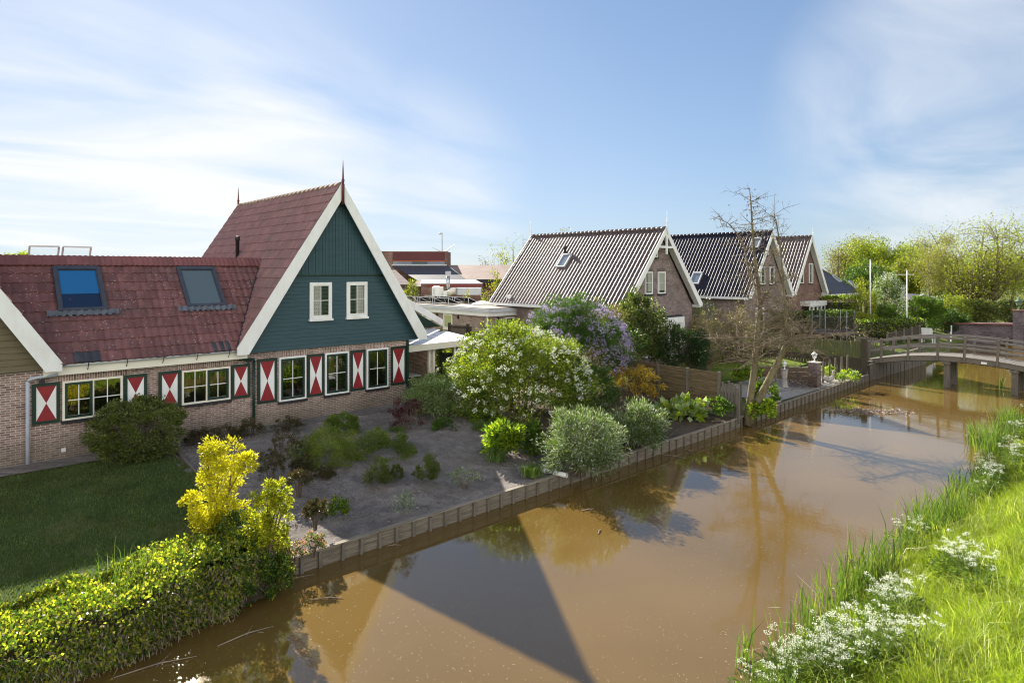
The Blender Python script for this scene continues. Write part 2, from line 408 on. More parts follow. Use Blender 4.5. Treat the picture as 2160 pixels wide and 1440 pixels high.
# plants
L_GREEN = leaf('leaf_green', (.045, .095, .016), (.10, .17, .025), .45)
L_VIB = leaf('leaf_viburnum', (.045, .09, .014), (.15, .20, .028), .5, c3=(.26, .27, .035))
L_LIL = leaf('leaf_lilac', (.035, .08, .02), (.075, .13, .03), .42)
L_DARK = leaf('leaf_dark', (.018, .04, .014), (.045, .075, .022), .25, gloss=.35)
L_BOX = leaf('leaf_roundbush', (.075, .10, .024), (.16, .18, .04), .3, c3=(.035, .055, .018))
L_GOLD = leaf('leaf_golden', (.50, .45, .02), (.62, .58, .035), .5, tc=(1.25, 1.25, .5), c3=(.40, .40, .015))
L_GOLDG = leaf('leaf_golden_green', (.16, .2, .015), (.33, .33, .02), .5, c3=(.07, .12, .012))
L_IVY = leaf('leaf_ivy', (.10, .155, .02), (.30, .33, .035), .55, c3=(.50, .47, .05), gloss=.3)
L_ORANGE = leaf('leaf_azalea', (.55, .30, .025), (.62, .44, .05), .45, tc=(1.2, 1.15, .7), c3=(.2, .2, .03))
L_SILVER = leaf('leaf_variegated', (.55, .56, .47), (.26, .32, .17), .35, tc=(1.1, 1.15, .9), c3=(.13, .19, .08))
L_PALE = leaf('leaf_pale', (.22, .30, .11), (.36, .43, .20), .35, tc=(1.2, 1.3, .8), c3=(.12, .2, .06))
L_PURPLE = leaf('leaf_purple', (.055, .016, .022), (.09, .028, .032), .35, tc=(1.5, .8, .8))
L_BROWN = leaf('leaf_brown', (.12, .07, .04), (.075, .075, .03), .35, tc=(1.3, 1.1, .7), c3=(.05, .08, .025))
L_COVER = leaf('leaf_groundcover', (.12, .16, .022), (.21, .25, .04), .35, c3=(.07, .11, .02))
L_LIME = leaf('leaf_lime', (.20, .30, .02), (.33, .40, .03), .5)
L_YG = leaf('leaf_spring', (.17, .20, .025), (.30, .30, .035), .5, c3=(.10, .15, .022))
L_YGD = leaf('leaf_spring_dark', (.06, .11, .02), (.13, .18, .03), .45)
L_OLV = leaf('leaf_dry', (.17, .14, .06), (.25, .2, .08), .4, c3=(.11, .12, .04))
L_WHITE = leaf('petal_white', (.78, .79, .72), (.62, .66, .50), .3, tc=(1, 1, .9))
L_LILAC = leaf('petal_lilac', (.36, .28, .50), (.50, .42, .60), .35, tc=(1, .95, 1.05), c3=(.30, .23, .44))
L_PINK = leaf('petal_salmon', (.70, .33, .24), (.75, .45, .30), .4, tc=(1, 1, .9))
L_REDP = leaf('petal_red', (.5, .03, .05), (.6, .06, .1), .3, tc=(1, 1, .9))
L_GRASS = leaf('blade_grass', (.14, .22, .018), (.27, .34, .03), .5, c3=(.36, .38, .06))
L_REED = leaf('blade_reed', (.06, .125, .018), (.115, .19, .026), .4, c3=(.20, .22, .06))
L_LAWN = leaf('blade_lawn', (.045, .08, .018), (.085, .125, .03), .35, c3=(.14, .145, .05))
L_IRIS = leaf('blade_strap', (.09, .15, .04), (.16, .23, .07), .4)
def ground_mat(name, cs, scale, bump, bscale, dist=.04, rough=.95):
    m, t = new(name); ps = geo_pos(t)
    n1 = t.n('ShaderNodeTexNoise', i_Scale=scale, i_Detail=8.0, i_Roughness=.65); t.l(ps, n1.inputs[0])
    n2 = t.n('ShaderNodeTexNoise', i_Scale=bscale, i_Detail=6.0, i_Roughness=.7); t.l(ps, n2.inputs[0])
    c = t.ramp(n1.outputs[0], (.3, cs[0]), (.5, cs[1]), (.7, cs[2]))
    c = t.mix(1.0, c, t.ramp(n2.outputs[0], (.3, .62), (.7, 1.35)), 'MULTIPLY')
    p = t.n('ShaderNodeBsdfPrincipled', i_Roughness=rough, i_Specular_IOR_Level=.1); t.l(c, p.inputs['Base Color'])
    b = t.n('ShaderNodeBump', i_Strength=bump, i_Distance=dist); t.l(n2.outputs[0], b.inputs['Height']); t.l(b.outputs[0], p.inputs['Normal'])
    done(t, p.outputs[0]); return m
SOIL = ground_mat('soil', ((.135, .118, .105), (.205, .182, .164), (.28, .25, .225)), 1.6, .9, 28)
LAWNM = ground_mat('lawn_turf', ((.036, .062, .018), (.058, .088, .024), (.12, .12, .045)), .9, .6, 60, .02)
LAND = ground_mat('rough_land', ((.06, .085, .02), (.10, .12, .03), (.16, .15, .06)), .4, .6, 8)
BANKM = ground_mat('bank_turf', ((.06, .10, .015), (.10, .15, .02), (.16, .18, .035)), 1.2, .6, 25)
GRAVEL = ground_mat('gravel', ((.30, .28, .25), (.40, .37, .33), (.22, .20, .18)), 3, .9, 60)
def water():
    m, t = new('muddy_water'); ps = geo_pos(t)
    n1 = t.n('ShaderNodeTexNoise', i_Scale=.22, i_Detail=4.0); t.l(ps, n1.inputs[0])
    c = t.ramp(n1.outputs[0], (.3, (.112, .069, .018)), (.7, (.146, .091, .027)))
    v = t.n('ShaderNodeTexVoronoi', i_Scale=5.0); t.l(ps, v.inputs[0])            # pollen and specks on the surface
    n3 = t.n('ShaderNodeTexNoise', i_Scale=.6, i_Detail=3.0); t.l(ps, n3.inputs[0])
    k = t.math('MULTIPLY', t.ramp(v.outputs[0], (.028, 1.), (.045, 0.)), t.ramp(n3.outputs[0], (.5, 0.), (.62, 1.)))
    c = t.mix(t.math('MULTIPLY', k, .5), c, (.42, .36, .24))
    p = t.n('ShaderNodeBsdfPrincipled', i_Roughness=.04, i_IOR=1.45, i_Specular_IOR_Level=.95); t.l(c, p.inputs['Base Color'])
    mp = t.n('ShaderNodeMapping', i_Scale=(1.6, .8, 1)); t.l(ps, mp.inputs[0])
    n2 = t.n('ShaderNodeTexNoise', i_Scale=2.0, i_Detail=5.0, i_Roughness=.55); t.l(mp.outputs[0], n2.inputs[0])
    b = t.n('ShaderNodeBump', i_Strength=.06, i_Distance=.05); t.l(n2.outputs[0], b.inputs['Height']); t.l(b.outputs[0], p.inputs['Normal'])
    done(t, p.outputs[0]); return m
WATER = water()
# ------------------------------------------------------------------ setting: water, land, banks
def bank_t(s):
    return float(np.interp(s, [-60, 22, 29, 37.5, 47, 64, 90, 400], [12.2, 12.2, 12.42, 12.62, 12.5, 14.0, 14.5, 14.5]))
def rbank_t(s):
    return np.interp(s, [-300, 8, 14, 19, 24, 33, 45, 60, 400], [4.45, 4.5, 4.65, 4.35, 4.4, 5.2, 5.4, 5.6, 5.6])
def sm(a, b, x):
    x = np.clip((x-a)/(b-a), 0, 1); return x*x*(3-2*x)
def hleft(s, t):
    s = np.asarray(s, float); t = np.asarray(t, float)
    z = .33+.44*sm(12.4, 17.5, t)
    z = z+.12*sm(38, 45, s)*sm(12.5, 16, t)
    return z
def hright(s, t):
    s = np.asarray(s, float); t = np.asarray(t, float); d = rbank_t(s)-t
    return -.35+.42*sm(-.6, .25, d)+1.0*sm(.1, 3.2, d)+.3*sm(3, 7, d)
def grid(name, ss, ts, hf, m, off=0., smooth=True):
    S, T = np.meshgrid(np.asarray(ss, float), np.asarray(ts, float), indexing='ij')
    if callable(off): Z = hf(S, T)+off(S, T)
    else: Z = hf(S, T)+off
    V = np.stack([S, T, Z], -1).reshape(-1, 3); n, k = S.shape
    i = (np.arange(n-1)[:, None]*k+np.arange(k-1)[None, :]).ravel()
    Q = np.stack([i, i+k, i+k+1, i+1], 1)
    return np_mesh(name, V, [Q], m, None, smooth)
def far(lo, hi, step, a, b, k=14):
    g = list(np.arange(lo, hi+1e-6, step))
    return sorted(set([lo-(lo-a)*q**2.2 for q in np.linspace(0, 1, k)]+g+[hi+(b-hi)*q**2.2 for q in np.linspace(0, 1, k)]))
water_o = MB().face([(-700, -30, 0), (1500, -30, 0), (1500, 20, 0), (-700, 20, 0)]).build('water', WATER, kind='structure')
sg = far(-10, 90, 1.0, -700, 1500)
tb = np.concatenate([[0, .004, .3, .8, 1.5, 2.5, 4, 6, 9, 14, 20, 30, 50, 90], np.geomspace(150, 1500, 6)])
S = np.array(sg); V = []
for s in sg:
    b = bank_t(s)+.03
    for k, d in enumerate(tb):
        V.append((s, b+d, -.9 if k == 0 else float(hleft(s, b+d))-.02))
k = len(tb); i = (np.arange(len(sg)-1)[:, None]*k+np.arange(k-1)[None, :]).ravel()
tag(np_mesh('ground', np.array(V), [np.stack([i, i+k, i+k+1, i+1], 1)], LAND), kind='structure')
tr = sorted(-x for x in far(-6, 10, .35, -12, 700))
V = []
for s in sg:
    for t in tr:
        V.append((s, -t if False else t, 0))
rt = np.array(sorted(list(np.arange(-8, 6.3, .35))+[-11, -16, -24, -40, -70, -130, -260, -600]))
tag(grid('grass_bank', far(-10, 60, .6, -700, 1500), rt, hright, BANKM), kind='structure')

def bed_noise(s, t): return (fbm(s*3, t*3, 3)-.5)*.10+(fbm(s*14, t*14, 8)-.5)*.055+.035
tag(grid('garden_bed', np.arange(4.9, 14.2, .05), np.arange(12.24, 20.62, .05), hleft, SOIL, bed_noise), kind='structure')
tag(grid('garden_bed', np.arange(14.2, 22.75, .12), np.arange(12.24, 19.2, .12), hleft, ground_mat('dark_soil', ((.05, .04, .03), (.085, .068, .05), (.14, .105, .07)), 1.6, .9, 22), bed_noise), kind='structure')
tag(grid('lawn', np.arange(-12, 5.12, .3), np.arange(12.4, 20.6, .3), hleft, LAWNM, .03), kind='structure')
tag(grid('path', np.arange(-12, 14.3, .5), np.arange(20.55, 21.9, .45), hleft, PAVER, .045), kind='structure')
tag(grid('patio', np.arange(14.2, 23.6, .5), np.arange(19.2, 30, .5), hleft, TAN, .03), kind='structure')
tag(grid('gravel_patch', np.arange(26.3, 35.3, .3), np.arange(12.62, 15.4, .3), hleft, GRAVEL, .03), kind='structure')
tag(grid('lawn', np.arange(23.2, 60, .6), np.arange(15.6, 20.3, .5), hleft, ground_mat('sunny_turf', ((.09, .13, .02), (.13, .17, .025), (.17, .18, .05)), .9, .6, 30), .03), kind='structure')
rng = np.random.default_rng(5)
n = 60000; B = np.stack([rng.uniform(-2, 5.1, n), rng.uniform(12.9, 20.5, n), np.zeros(n)], 1); B[:, 2] = hleft(B[:, 0], B[:, 1])+.03
wrn = fbm(B[:, 0]*.9, B[:, 1]*.9, 21)
B = B[rng.random(n) < .35+1.3*sm(.3, .55, wrn)]
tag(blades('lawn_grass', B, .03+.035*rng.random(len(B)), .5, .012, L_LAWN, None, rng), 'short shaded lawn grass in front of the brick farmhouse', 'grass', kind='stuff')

# timber bank wall
rw = thing('retaining_wall', 'low timber plank wall with narrow posts holding the garden bank along the canal', 'retaining wall', (20, 12.2, 0))
b1 = MB(); cp = MB(); ss = np.arange(-6, 37.81, .44); rng2 = random.Random(4)
for a, b in zip(ss[:-1], ss[1:]):
    ta, tb_ = bank_t(a), bank_t(b); dz = rng2.uniform(-.012, .012)
    for z0, z1, o in ((-.5, .155, 0), (.165, .335, .004)):
        b1.face([(a, ta-o, z0), (b, tb_-o, z0), (b, tb_-o, z1+dz*.4), (a, ta-o, z1+dz*.4)])
        b1.face([(a, ta-o, z1+dz*.4), (b, tb_-o, z1+dz*.4), (b, tb_+.04, z1+dz*.4), (a, ta+.04, z1+dz*.4)])
b1.build('board', wood('bank_boards', (.235, .20, .155), (.12, .10, .075), axis=0), rw)
for a, b in zip(ss[:-1:5], list(ss[5::5])+[ss[-1]]):
    if b <= a: continue
    ta, tb_ = bank_t(a), bank_t(b)
    cp.prism([(a+.01, ta-.05), (b, tb_-.05), (b, tb_+.075), (a+.01, ta+.075)], .345+rng2.uniform(-.006, .006), .375+rng2.uniform(-.006, .006))
cp.build('coping', wood('bank_coping', (.30, .26, .205), (.17, .145, .11), axis=0), rw)
for a in ss[25:]:
    t = bank_t(a); j = rng2.uniform(-.03, .03)
    MB().bar((a+j, t-.035, -.4), (a+j+rng2.uniform(-.015, .015), t-.03, .335+rng2.uniform(-.02, .008)), .07, .05, up=(0, 1, 0)).build('post', WOODZ, rw)

# ------------------------------------------------------------------ building helpers
def sheet(mb_list, P0, U, Vd, lu, lv, cw, rh, amp, step, prof, sub=6, clip=None, jit=.004, rng=np.random.default_rng(1)):
    """tile rows as real waves: P0 eave corner, U along the eave, Vd up the slope; each tile is its own island"""
    P0, U, Vd = np.array(P0, float), np.array(U, float), np.array(Vd, float)
    U /= np.linalg.norm(U); Vd /= np.linalg.norm(Vd); N = np.cross(U, Vd)
    if N[2] < 0: N = -N
    nc = int(round(lu/cw)); cw = lu/nc; nr = int(round(lv/rh)); rh = lv/nr
    x = np.linspace(0, 1, sub+1); h = prof(x)*amp
    VV, QQ = mb_list
    base = sum(len(a) for a in VV)
    for r in range(nr):
        for_c = np.arange(nc)
        u = (for_c[:, None]+x[None, :])*cw
        jz = rng.normal(size=(nc, 1))*jit; jv = rng.normal(size=(nc, 1))*jit*1.5
        hh = h[None, :]+jz
        lo = P0+u[..., None]*U+(r*rh-.02+jv)[..., None]*Vd+(hh+step)[..., None]*N
        lo0 = lo-N*(step+.012)
        hi = P0+u[..., None]*U+((r+1)*rh+.02+0*u)[..., None]*Vd+hh[..., None]*N
        A = np.stack([lo0, lo, lo, hi], 1)               # the riser has its own edge so that the tile face stays smooth
        if clip is not None:
            keep = clip(A[:, 1].mean(1)); A = A[keep]
        m = len(A); VV.append(A.reshape(-1, 3))
        off = base+np.arange(m)[:, None, None]*(4*(sub+1)); a = np.array([0, 2])[None, :, None]*(sub+1); b = np.arange(sub)[None, None, :]
        i = (off+a+b).ravel(); QQ.append(np.stack([i, i+1, i+sub+2, i+sub+1], 1)); base += m*4*(sub+1)
def wave(x): return .5-.5*np.cos(2*np.pi*x)
def double(x): return .5-.5*np.cos(4*np.pi*x)
def pan(x): return np.where(x < .38, np.sin(np.pi*x/.38), -.25*np.sin(np.pi*(x-.38)/.62))
def board_rows(poly_s, z0, z1, step, t, proud=.022):
    """horizontal weatherboards between two slanted edges poly_s(z) -> (s0, s1)"""
    m = MB(); z = z0
    while z < z1-1e-4:
        zb, zt = z, min(z+step, z1); a0, b0 = poly_s(zb); a1, b1 = poly_s(zt)
        if b1-a1 < .01: break
        m.face([(a0, t-proud, zb), (b0, t-proud, zb), (b1, t-.004, zt), (a1, t-.004, zt)])
        m.face([(a0, t+.01, zb), (b0, t+.01, zb), (b0, t-proud, zb), (a0, t-proud, zb)])
        z += step
    return m
def window(par, mp, u0, u1, v0, v1, lights, fm=CREAM, fw=.055, dep=.075, sill=True, curtain=None, bm=WHITE, blind=None, name='window', inner=INTER, gl=None):
    """lights: list of (sash material or None, columns, rows)"""
    fr = MB()
    fr.box(u0, u0+fw, v0, v1, .0, dep, 0, mp).box(u1-fw, u1, v0, v1, .0, dep, 0, mp)
    fr.box(u0+fw, u1-fw, v0, v0+fw, .0, dep-.002, 0, mp).box(u0+fw, u1-fw, v1-fw, v1, .0, dep-.002, 0, mp)
    n = len(lights); wv = (u1-u0-2*fw); a = u0+fw
    for k in range(1, n): fr.box(a+wv*k/n-.02, a+wv*k/n+.02, v0+fw, v1-fw, .0, dep-.004, 0, mp)
    o = fr.build(name, fm, par)
    for k, (sm_, nc, nr) in enumerate(lights):
        x0 = a+wv*k/n+(.02 if k else 0); x1 = a+wv*(k+1)/n-(.02 if k < n-1 else 0); y0, y1 = v0+fw, v1-fw
        if sm_ is not None:
            q = .065
            s_ = MB(); s_.box(x0, x0+q, y0, y1, .02, dep+.012, 0, mp).box(x1-q, x1, y0, y1, .02, dep+.012, 0, mp)
            s_.box(x0+q, x1-q, y0, y0+q, .02, dep+.010, 0, mp).box(x0+q, x1-q, y1-q, y1, .02, dep+.010, 0, mp)
            s_.build('sash', sm_, o); x0 += q; x1 -= q; y0 += q; y1 -= q
        if nc*nr > 1:
            g = MB()
            for c in range(1, nc): g.box(x0+(x1-x0)*c/nc-.011, x0+(x1-x0)*c/nc+.011, y0, y1, .034, .056, 0, mp)
            for r in range(1, nr): g.box(x0, x1, y0+(y1-y0)*r/nr-.011, y0+(y1-y0)*r/nr+.011, .034, .0545, 0, mp)
            g.build('glazing_bar', bm, o)
        MB().face([mp(x0, y0, .04), mp(x1, y0, .04), mp(x1, y1, .04), mp(x0, y1, .04)]).build('pane', gl or GLASS, o)
        MB().face([mp(x0, y0, .004), mp(x1, y0, .004), mp(x1, y1, .004), mp(x0, y1, .004)]).build('room_interior', inner, o)
        if curtain:
            c = MB()
            for f0, f1, g0, g1 in curtain:
                p0 = x0+(x1-x0)*f0; p1 = x0+(x1-x0)*f1; q0 = y0+(y1-y0)*g0; q1 = y0+(y1-y0)*g1; nn = 8
                for j in range(nn):
                    s0, s1 = p0+(p1-p0)*j/nn, p0+(p1-p0)*(j+1)/nn; w0 = .012+.014*(j % 2); w1 = .012+.014*((j+1) % 2)
                    c.face([mp(s0, q0, w0), mp(s1, q0, w1), mp(s1, q1, w1), mp(s0, q1, w0)])
            c.build('curtain', CURT, o)
    if sill:
        MB().box(u0-.03, u1+.03, v0-.075, v0-.002, .0, dep+.05, 0, mp).build('window_sill', BLACK if sill is True else sill, o)
    return o
def shutter(par, mp, u0, u1, v0, v1):
    m = MB(); q = .085; d = .05
    m.box(u0, u0+q, v0, v1, .0, d, 0, mp).box(u1-q, u1, v0, v1, .0, d, 0, mp)
    m.box(u0+q, u1-q, v0, v0+q, .0, d-.002, 0, mp).box(u0+q, u1-q, v1-q, v1, .0, d-.002, 0, mp)
    a, b, c, e = u0+q, u1-q, v0+q, v1-q; mu, mv = (a+b)/2, (c+e)/2; w_ = .03
    C = [mp(a, c, w_), mp(b, c, w_), mp(b, e, w_), mp(a, e, w_)]; X = mp(mu, mv, w_)
    m.face([C[0], C[1], X], 1); m.face([C[1], C[2], X], 2); m.face([C[2], C[3], X], 1); m.face([C[3], C[0], X], 2)
    return m.build('shutter', [DGREEN, REDP, WHITE], par)
def skylight(par, O, U, Vd, wd, hg, blind, name='skylight', fw=.10, fm=SKYF, apron=True):
    O, U, Vd = Vector(O), Vector(U).normalized(), Vector(Vd).normalized(); N = U.cross(Vd)
    if N.z < 0: N = -N
    mp = lambda u, v, w: tuple(O+U*u+Vd*v+N*w)
    m = MB(); m.box(0, fw, 0, hg, -.04, .11, 0, mp).box(wd-fw, wd, 0, hg, -.04, .11, 0, mp)
    m.box(fw, wd-fw, 0, fw, -.04, .108, 0, mp).box(fw, wd-fw, hg-fw*1.35, hg, -.04, .125, 0, mp)
    q = .03; m.box(fw, fw+q, fw, hg-fw*1.35, 0, .09, 0, mp).box(wd-fw-q, wd-fw, fw, hg-fw*1.35, 0, .09, 0, mp)
    o = m.build(name, fm, par)
    if isinstance(blind, float):                          # blind pulled part way down: lower strip stays dark
        yb = fw+(hg-2.3*fw)*(1-blind)
        MB().face([mp(fw, yb, .045), mp(wd-fw, yb, .045), mp(wd-fw, hg-fw, .045), mp(fw, hg-fw, .045)]).build('roller_blind', BLINDB, o)
        MB().face([mp(fw, fw, .030), mp(wd-fw, fw, .030), mp(wd-fw, hg-fw, .030), mp(fw, hg-fw, .030)]).build('roller_blind', mat('navy_screen', (.02, .045, .11), (.016, .038, .095), 20, .6), o)
    elif blind: MB().face([mp(fw, fw, .045), mp(wd-fw, fw, .045), mp(wd-fw, hg-fw, .045), mp(fw, hg-fw, .045)]).build('roller_blind', blind, o)
    MB().face([mp(fw, fw, .065), mp(wd-fw, fw, .065), mp(wd-fw, hg-fw, .065), mp(fw, hg-fw, .065)]).build('pane', CLEAR if blind else RGLASS, o)
    if apron:
        a = MB(); nn = 36
        for j in range(nn):
            u0 = -.28+(wd+.56)*j/nn; u1 = -.28+(wd+.56)*(j+1)/nn; h0 = .07+.022*math.sin(j*math.pi/2); h1 = .07+.022*math.sin((j+1)*math.pi/2)
            d0 = -.17-.03*math.sin(j*1.9)
            a.face([mp(u0, d0, h0), mp(u1, d0, h1), mp(u1, .02, h1+.02), mp(u0, .02, h0+.02)])
        a.build('flashing', LEAD, o, True)
    return o
def spike(par, c, z0, z1, r, m, name='finial'):
    h = z1-z0; b = MB()
    b.lathe((c[0], c[1], z0), [(r, 0), (r, h*.38), (r*.75, h*.5), (r*1.1, h*.54), (r*.62, h*.58), (r*.4, h*.8), (r*.12, h)], 8)
    return b.build(name, m, par, True)

# ------------------------------------------------------------------ farmhouse with the green gable
H1 = thing('farmhouse', 'brick farmhouse with dark green weatherboard gable, red tiled roofs and red and white shutters', 'house', (8, 21.5, .77))
CX, AP, FT, SL = 10.98, 9.15, 3.27, 1.585
MB().box(8.02, 13.95, 21.5, 31.3, .3, 3.3).build('brick_wall', BRICK, H1)
MB().box(-5.0, 8.02, 21.502, 26.5, .3, 3.36).build('brick_wall', BRICK, H1)
# footing course darker
sl_ = lambda z: (CX-(9.0-z)/SL, CX+(9.0-z)/SL)
back = MB(); back.prism([(CX-(9.0-3.26)/SL, 3.26), (CX+(9.0-3.26)/SL, 3.26), (CX, 9.0)], 21.43, 31.4, lambda u, v, w_: (u, w_, v))
back.build('gable_wall', DGREEN, H1)
lo = board_rows(lambda z: (CX-(8.85-z)/SL, CX+(8.85-z)/SL), 3.27, 5.86, .135, 21.425); lo.build('weatherboard', GREEN, H1)
up = MB(); x = CX-1.9; k = 0
while x < CX+1.9:
    a, b = x, x+.128
    za, zb = 8.8-abs(a-CX)*SL, 8.8-abs(b-CX)*SL
    if min(za, zb) > 5.85:
        pl = [(a, 5.84), (b-.01, 5.84), (b-.01, zb), (a, za)]
        if a < CX < b: pl = [(a, 5.84), (b-.01, 5.84), (b-.01, zb), (CX, 8.8), (a, za)]
        up.prism(pl, 21.36+.004*(k % 2), 21.42, lambda u, v, w_: (u, w_, v))
    elif max(za, zb) > 5.85:
        xi = CX+(1 if a > CX else -1)*(8.8-5.84)/SL
        up.prism([(a, 5.84), (xi, 5.84), (a, za)] if a > CX else [(xi, 5.84), (b-.01, 5.84), (b-.01, zb)], 21.36, 21.42, lambda u, v, w_: (u, w_, v))
    x += .128; k += 1
up.build('weatherboard', GREEN, H1)
MB().box(CX-1.93, CX+1.93, 5.80, 5.86, 0, .05, 0, faceT(21.40)).build('trim', DGREEN, H1)
def barge(par, cx, ap, half, foot, t, wid, m, sides=(-1, 1), th=.045, soffit=.3, fz=.23):
    sl = (ap-foot-fz)/half
    for sd in sides:
        pl = [(cx, ap), (cx+sd*half, foot+fz), (cx+sd*half, foot), (cx+sd*(half-wid), foot), (cx, ap-wid*sl-.02)]
        b = MB().prism(pl, t, t+th, lambda u, v, w_: (u, w_, v))
        b.build('bargeboard', m, par)
        s_ = MB().face([(cx, t+th, ap-.05-.12), (cx+sd*(half-.03), t+th, foot+fz-.17), (cx+sd*(half-.03), t+th+soffit, foot+fz-.17), (cx, t+th+soffit, ap-.17)])
        s_.build('soffit', m, par)
barge(H1, CX, AP, 3.67, FT, 21.06, .37, WHITE)
barge(H1, CX, AP, 3.67, FT, 31.45, .37, WHITE)
spike(H1, (CX, 21.02), 8.36, 9.95, .055, MAROON); spike(H1, (CX, 31.5), 8.6, 9.95, .055, MAROON)
for sd in (-1, 1):
    VV, QQ = [], []
    sheet((VV, QQ), (CX+sd*3.70, 21.1, 3.40), (0, 1, 0), (-sd*3.66, 0, 5.70), 10.36, math.hypot(3.66, 5.70), .125, .40, .026, .02, wave, 6, jit=.0025)
    np_mesh('roof', np.concatenate(VV), [np.concatenate(QQ)], TILE_R2, H1, True)
rc = MB(); nn = 26
for j in range(nn):
    y0, y1 = 21.12+10.3*j/nn, 21.12+10.3*(j+1)/nn+.02
    rc.tube([(CX, y0, 9.06), (CX, y1, 9.06)], [.125, .112], 8)
rc.build('ridge', tiles('mossy_ridge', (.16, .10, .075), (.2, .14, .09), .8, moss=(.22, .2, .12)), H1, True)
mpT = faceT(21.5)
for a, b in ((8.83, 9.79), (10.50, 11.43), (12.17, 13.10)):
    window(H1, mpT, a, b, 1.52, 3.03, [(DGREEN, 2, 2)], WHITE, .06)
    MB().box(a-.08, b+.08, 3.03, 3.24, -.01, .006, 0, mpT).build('lintel', SOLDIER, H1)
for a, b in ((8.11, 8.76), (9.85, 10.47), (11.52, 12.12), (13.24, 13.93)): shutter(H1, faceT(21.496), a, b, 1.54, 3.03)
mpG = faceT(21.42)
window(H1, mpG, 9.89, 10.72, 4.28, 5.57, [(WHITE, 2, 2)], WHITE, .06, sill=WHITE, curtain=[(0, .5, 0, 1)], gl=GLASS2)
window(H1, mpG, 11.31, 12.15, 4.28, 5.57, [(WHITE, 2, 2)], WHITE, .06, sill=WHITE, curtain=[(.45, 1, 0, 1)], gl=GLASS2)
# low wing
mpL = faceT(21.5)
window(H1, mpL, 2.74, 4.19, 1.84, 2.93, [(DGREEN, 2, 2), (None, 2, 2)], CREAM, .055)
window(H1, mpL, 5.78, 7.22, 1.84, 2.90, [(None, 2, 2), (DGREEN, 2, 2)], CREAM, .055)
for a, b in ((2.72, 4.21), (5.76, 7.24)):
    MB().box(a-.1, b+.1, 2.93, 3.13, -.01, .006, 0, mpL).build('lintel', SOLDIER, H1)
for a, b in ((2.07, 2.69), (4.23, 4.83), (5.14, 5.75), (7.27, 7.86)): shutter(H1, faceT(21.496), a, b, 1.82, 2.93)
MB().box(2.3, 7.7, 3.13, 3.36, .02, .24, 0, mpL).build('fascia', CREAM, H1)
gt = MB(); pr = [(math.cos(a)*.07, math.sin(a)*.07) for a in np.linspace(math.pi, 2*math.pi, 9)]
pr2 = pr+[(x_*.86, y_*.86) for x_, y_ in pr[::-1]]
gt.prism(pr2, 2.6, 7.62, lambda u, v, w_: (w_, 21.19+u, 3.43+v)); gt.build('gutter', GREYW, H1, True)
for x in np.arange(3.3, 7.5, .95): MB().tube([(x, 21.26, 3.22), (x, 21.15, 3.34), (x, 21.11, 3.44)], .011, 5).build('gutter_bracket', BLACK, H1)
a = math.hypot(2.9, 2.95)
LOWCLIP = lambda c: (c[:, 2] > 3.17+SL*(c[:, 0]-7.31)) & (c[:, 2] > 3.17+SL*(2.69-c[:, 0]))
VV, QQ = [], []
sheet((VV, QQ), (-2.6, 21.12, 3.44), (1, 0, 0), (0, 2.9, 2.95), 12.4, a-.30, .205, .37, .032, .03, wave, 6, LOWCLIP)
np_mesh('roof', np.concatenate(VV), [np.concatenate(QQ)], TILE_R, H1, True)
VV, QQ = [], []
sheet((VV, QQ), (-2.6, 26.9, 3.44), (1, 0, 0), (0, -2.9, 2.95), 12.4, a-.30, .205, .37, .032, .03, wave, 6, LOWCLIP)
np_mesh('roof', np.concatenate(VV), [np.concatenate(QQ)], TILE_R, H1, True)
VV, QQ = [], []; e = .06
dv = np.array([0, 2.9, 2.95])/a; p0 = np.array([-2.6, 21.12, 3.44])+dv*(a-.40)+np.array([0, -.04, .045])
sheet((VV, QQ), p0, (1, 0, 0), dv, 12.4, .40, .3, .40, .03, .03, double, 8)
dv2 = np.array([0, -2.9, 2.95])/a; p0 = np.array([-2.6, 26.9, 3.44])+dv2*(a-.40)+np.array([0, .04, .045])
sheet((VV, QQ), p0, (1, 0, 0), dv2, 12.4, .40, .3, .40, .03, .03, double, 8)
np_mesh('ridge', np.concatenate(VV), [np.concatenate(QQ)], tiles('ridge_tiles', (.17, .06, .055), (.21, .08, .068), .6), H1, True)
for x0, r in ((2.98, 0), (6.55, 0)):                     # two replaced grey tiles near the gutter
    VV, QQ = [], []; sheet((VV, QQ), np.array([x0, 21.12, 3.44])+np.array(dv)*.0+np.array([0, -.006, .012]), (1, 0, 0), dv, .615, .37, .205, .37, .032, .03, wave, 6)
    np_mesh('replacement_tile', np.concatenate(VV), [np.concatenate(QQ)], TILE_D, H1, True)
Vd = Vector((0, 2.9, 2.95))
def onlow(s, t): return (s, t, 3.44+(t-21.12)*2.95/2.9+.05)
skylight(H1, onlow(2.76, 22.38), (1, 0, 0), Vd, 1.22, 1.80, .62)
skylight(H1, onlow(6.18, 22.38), (1, 0, 0), Vd, 1.22, 1.80, BLINDG)
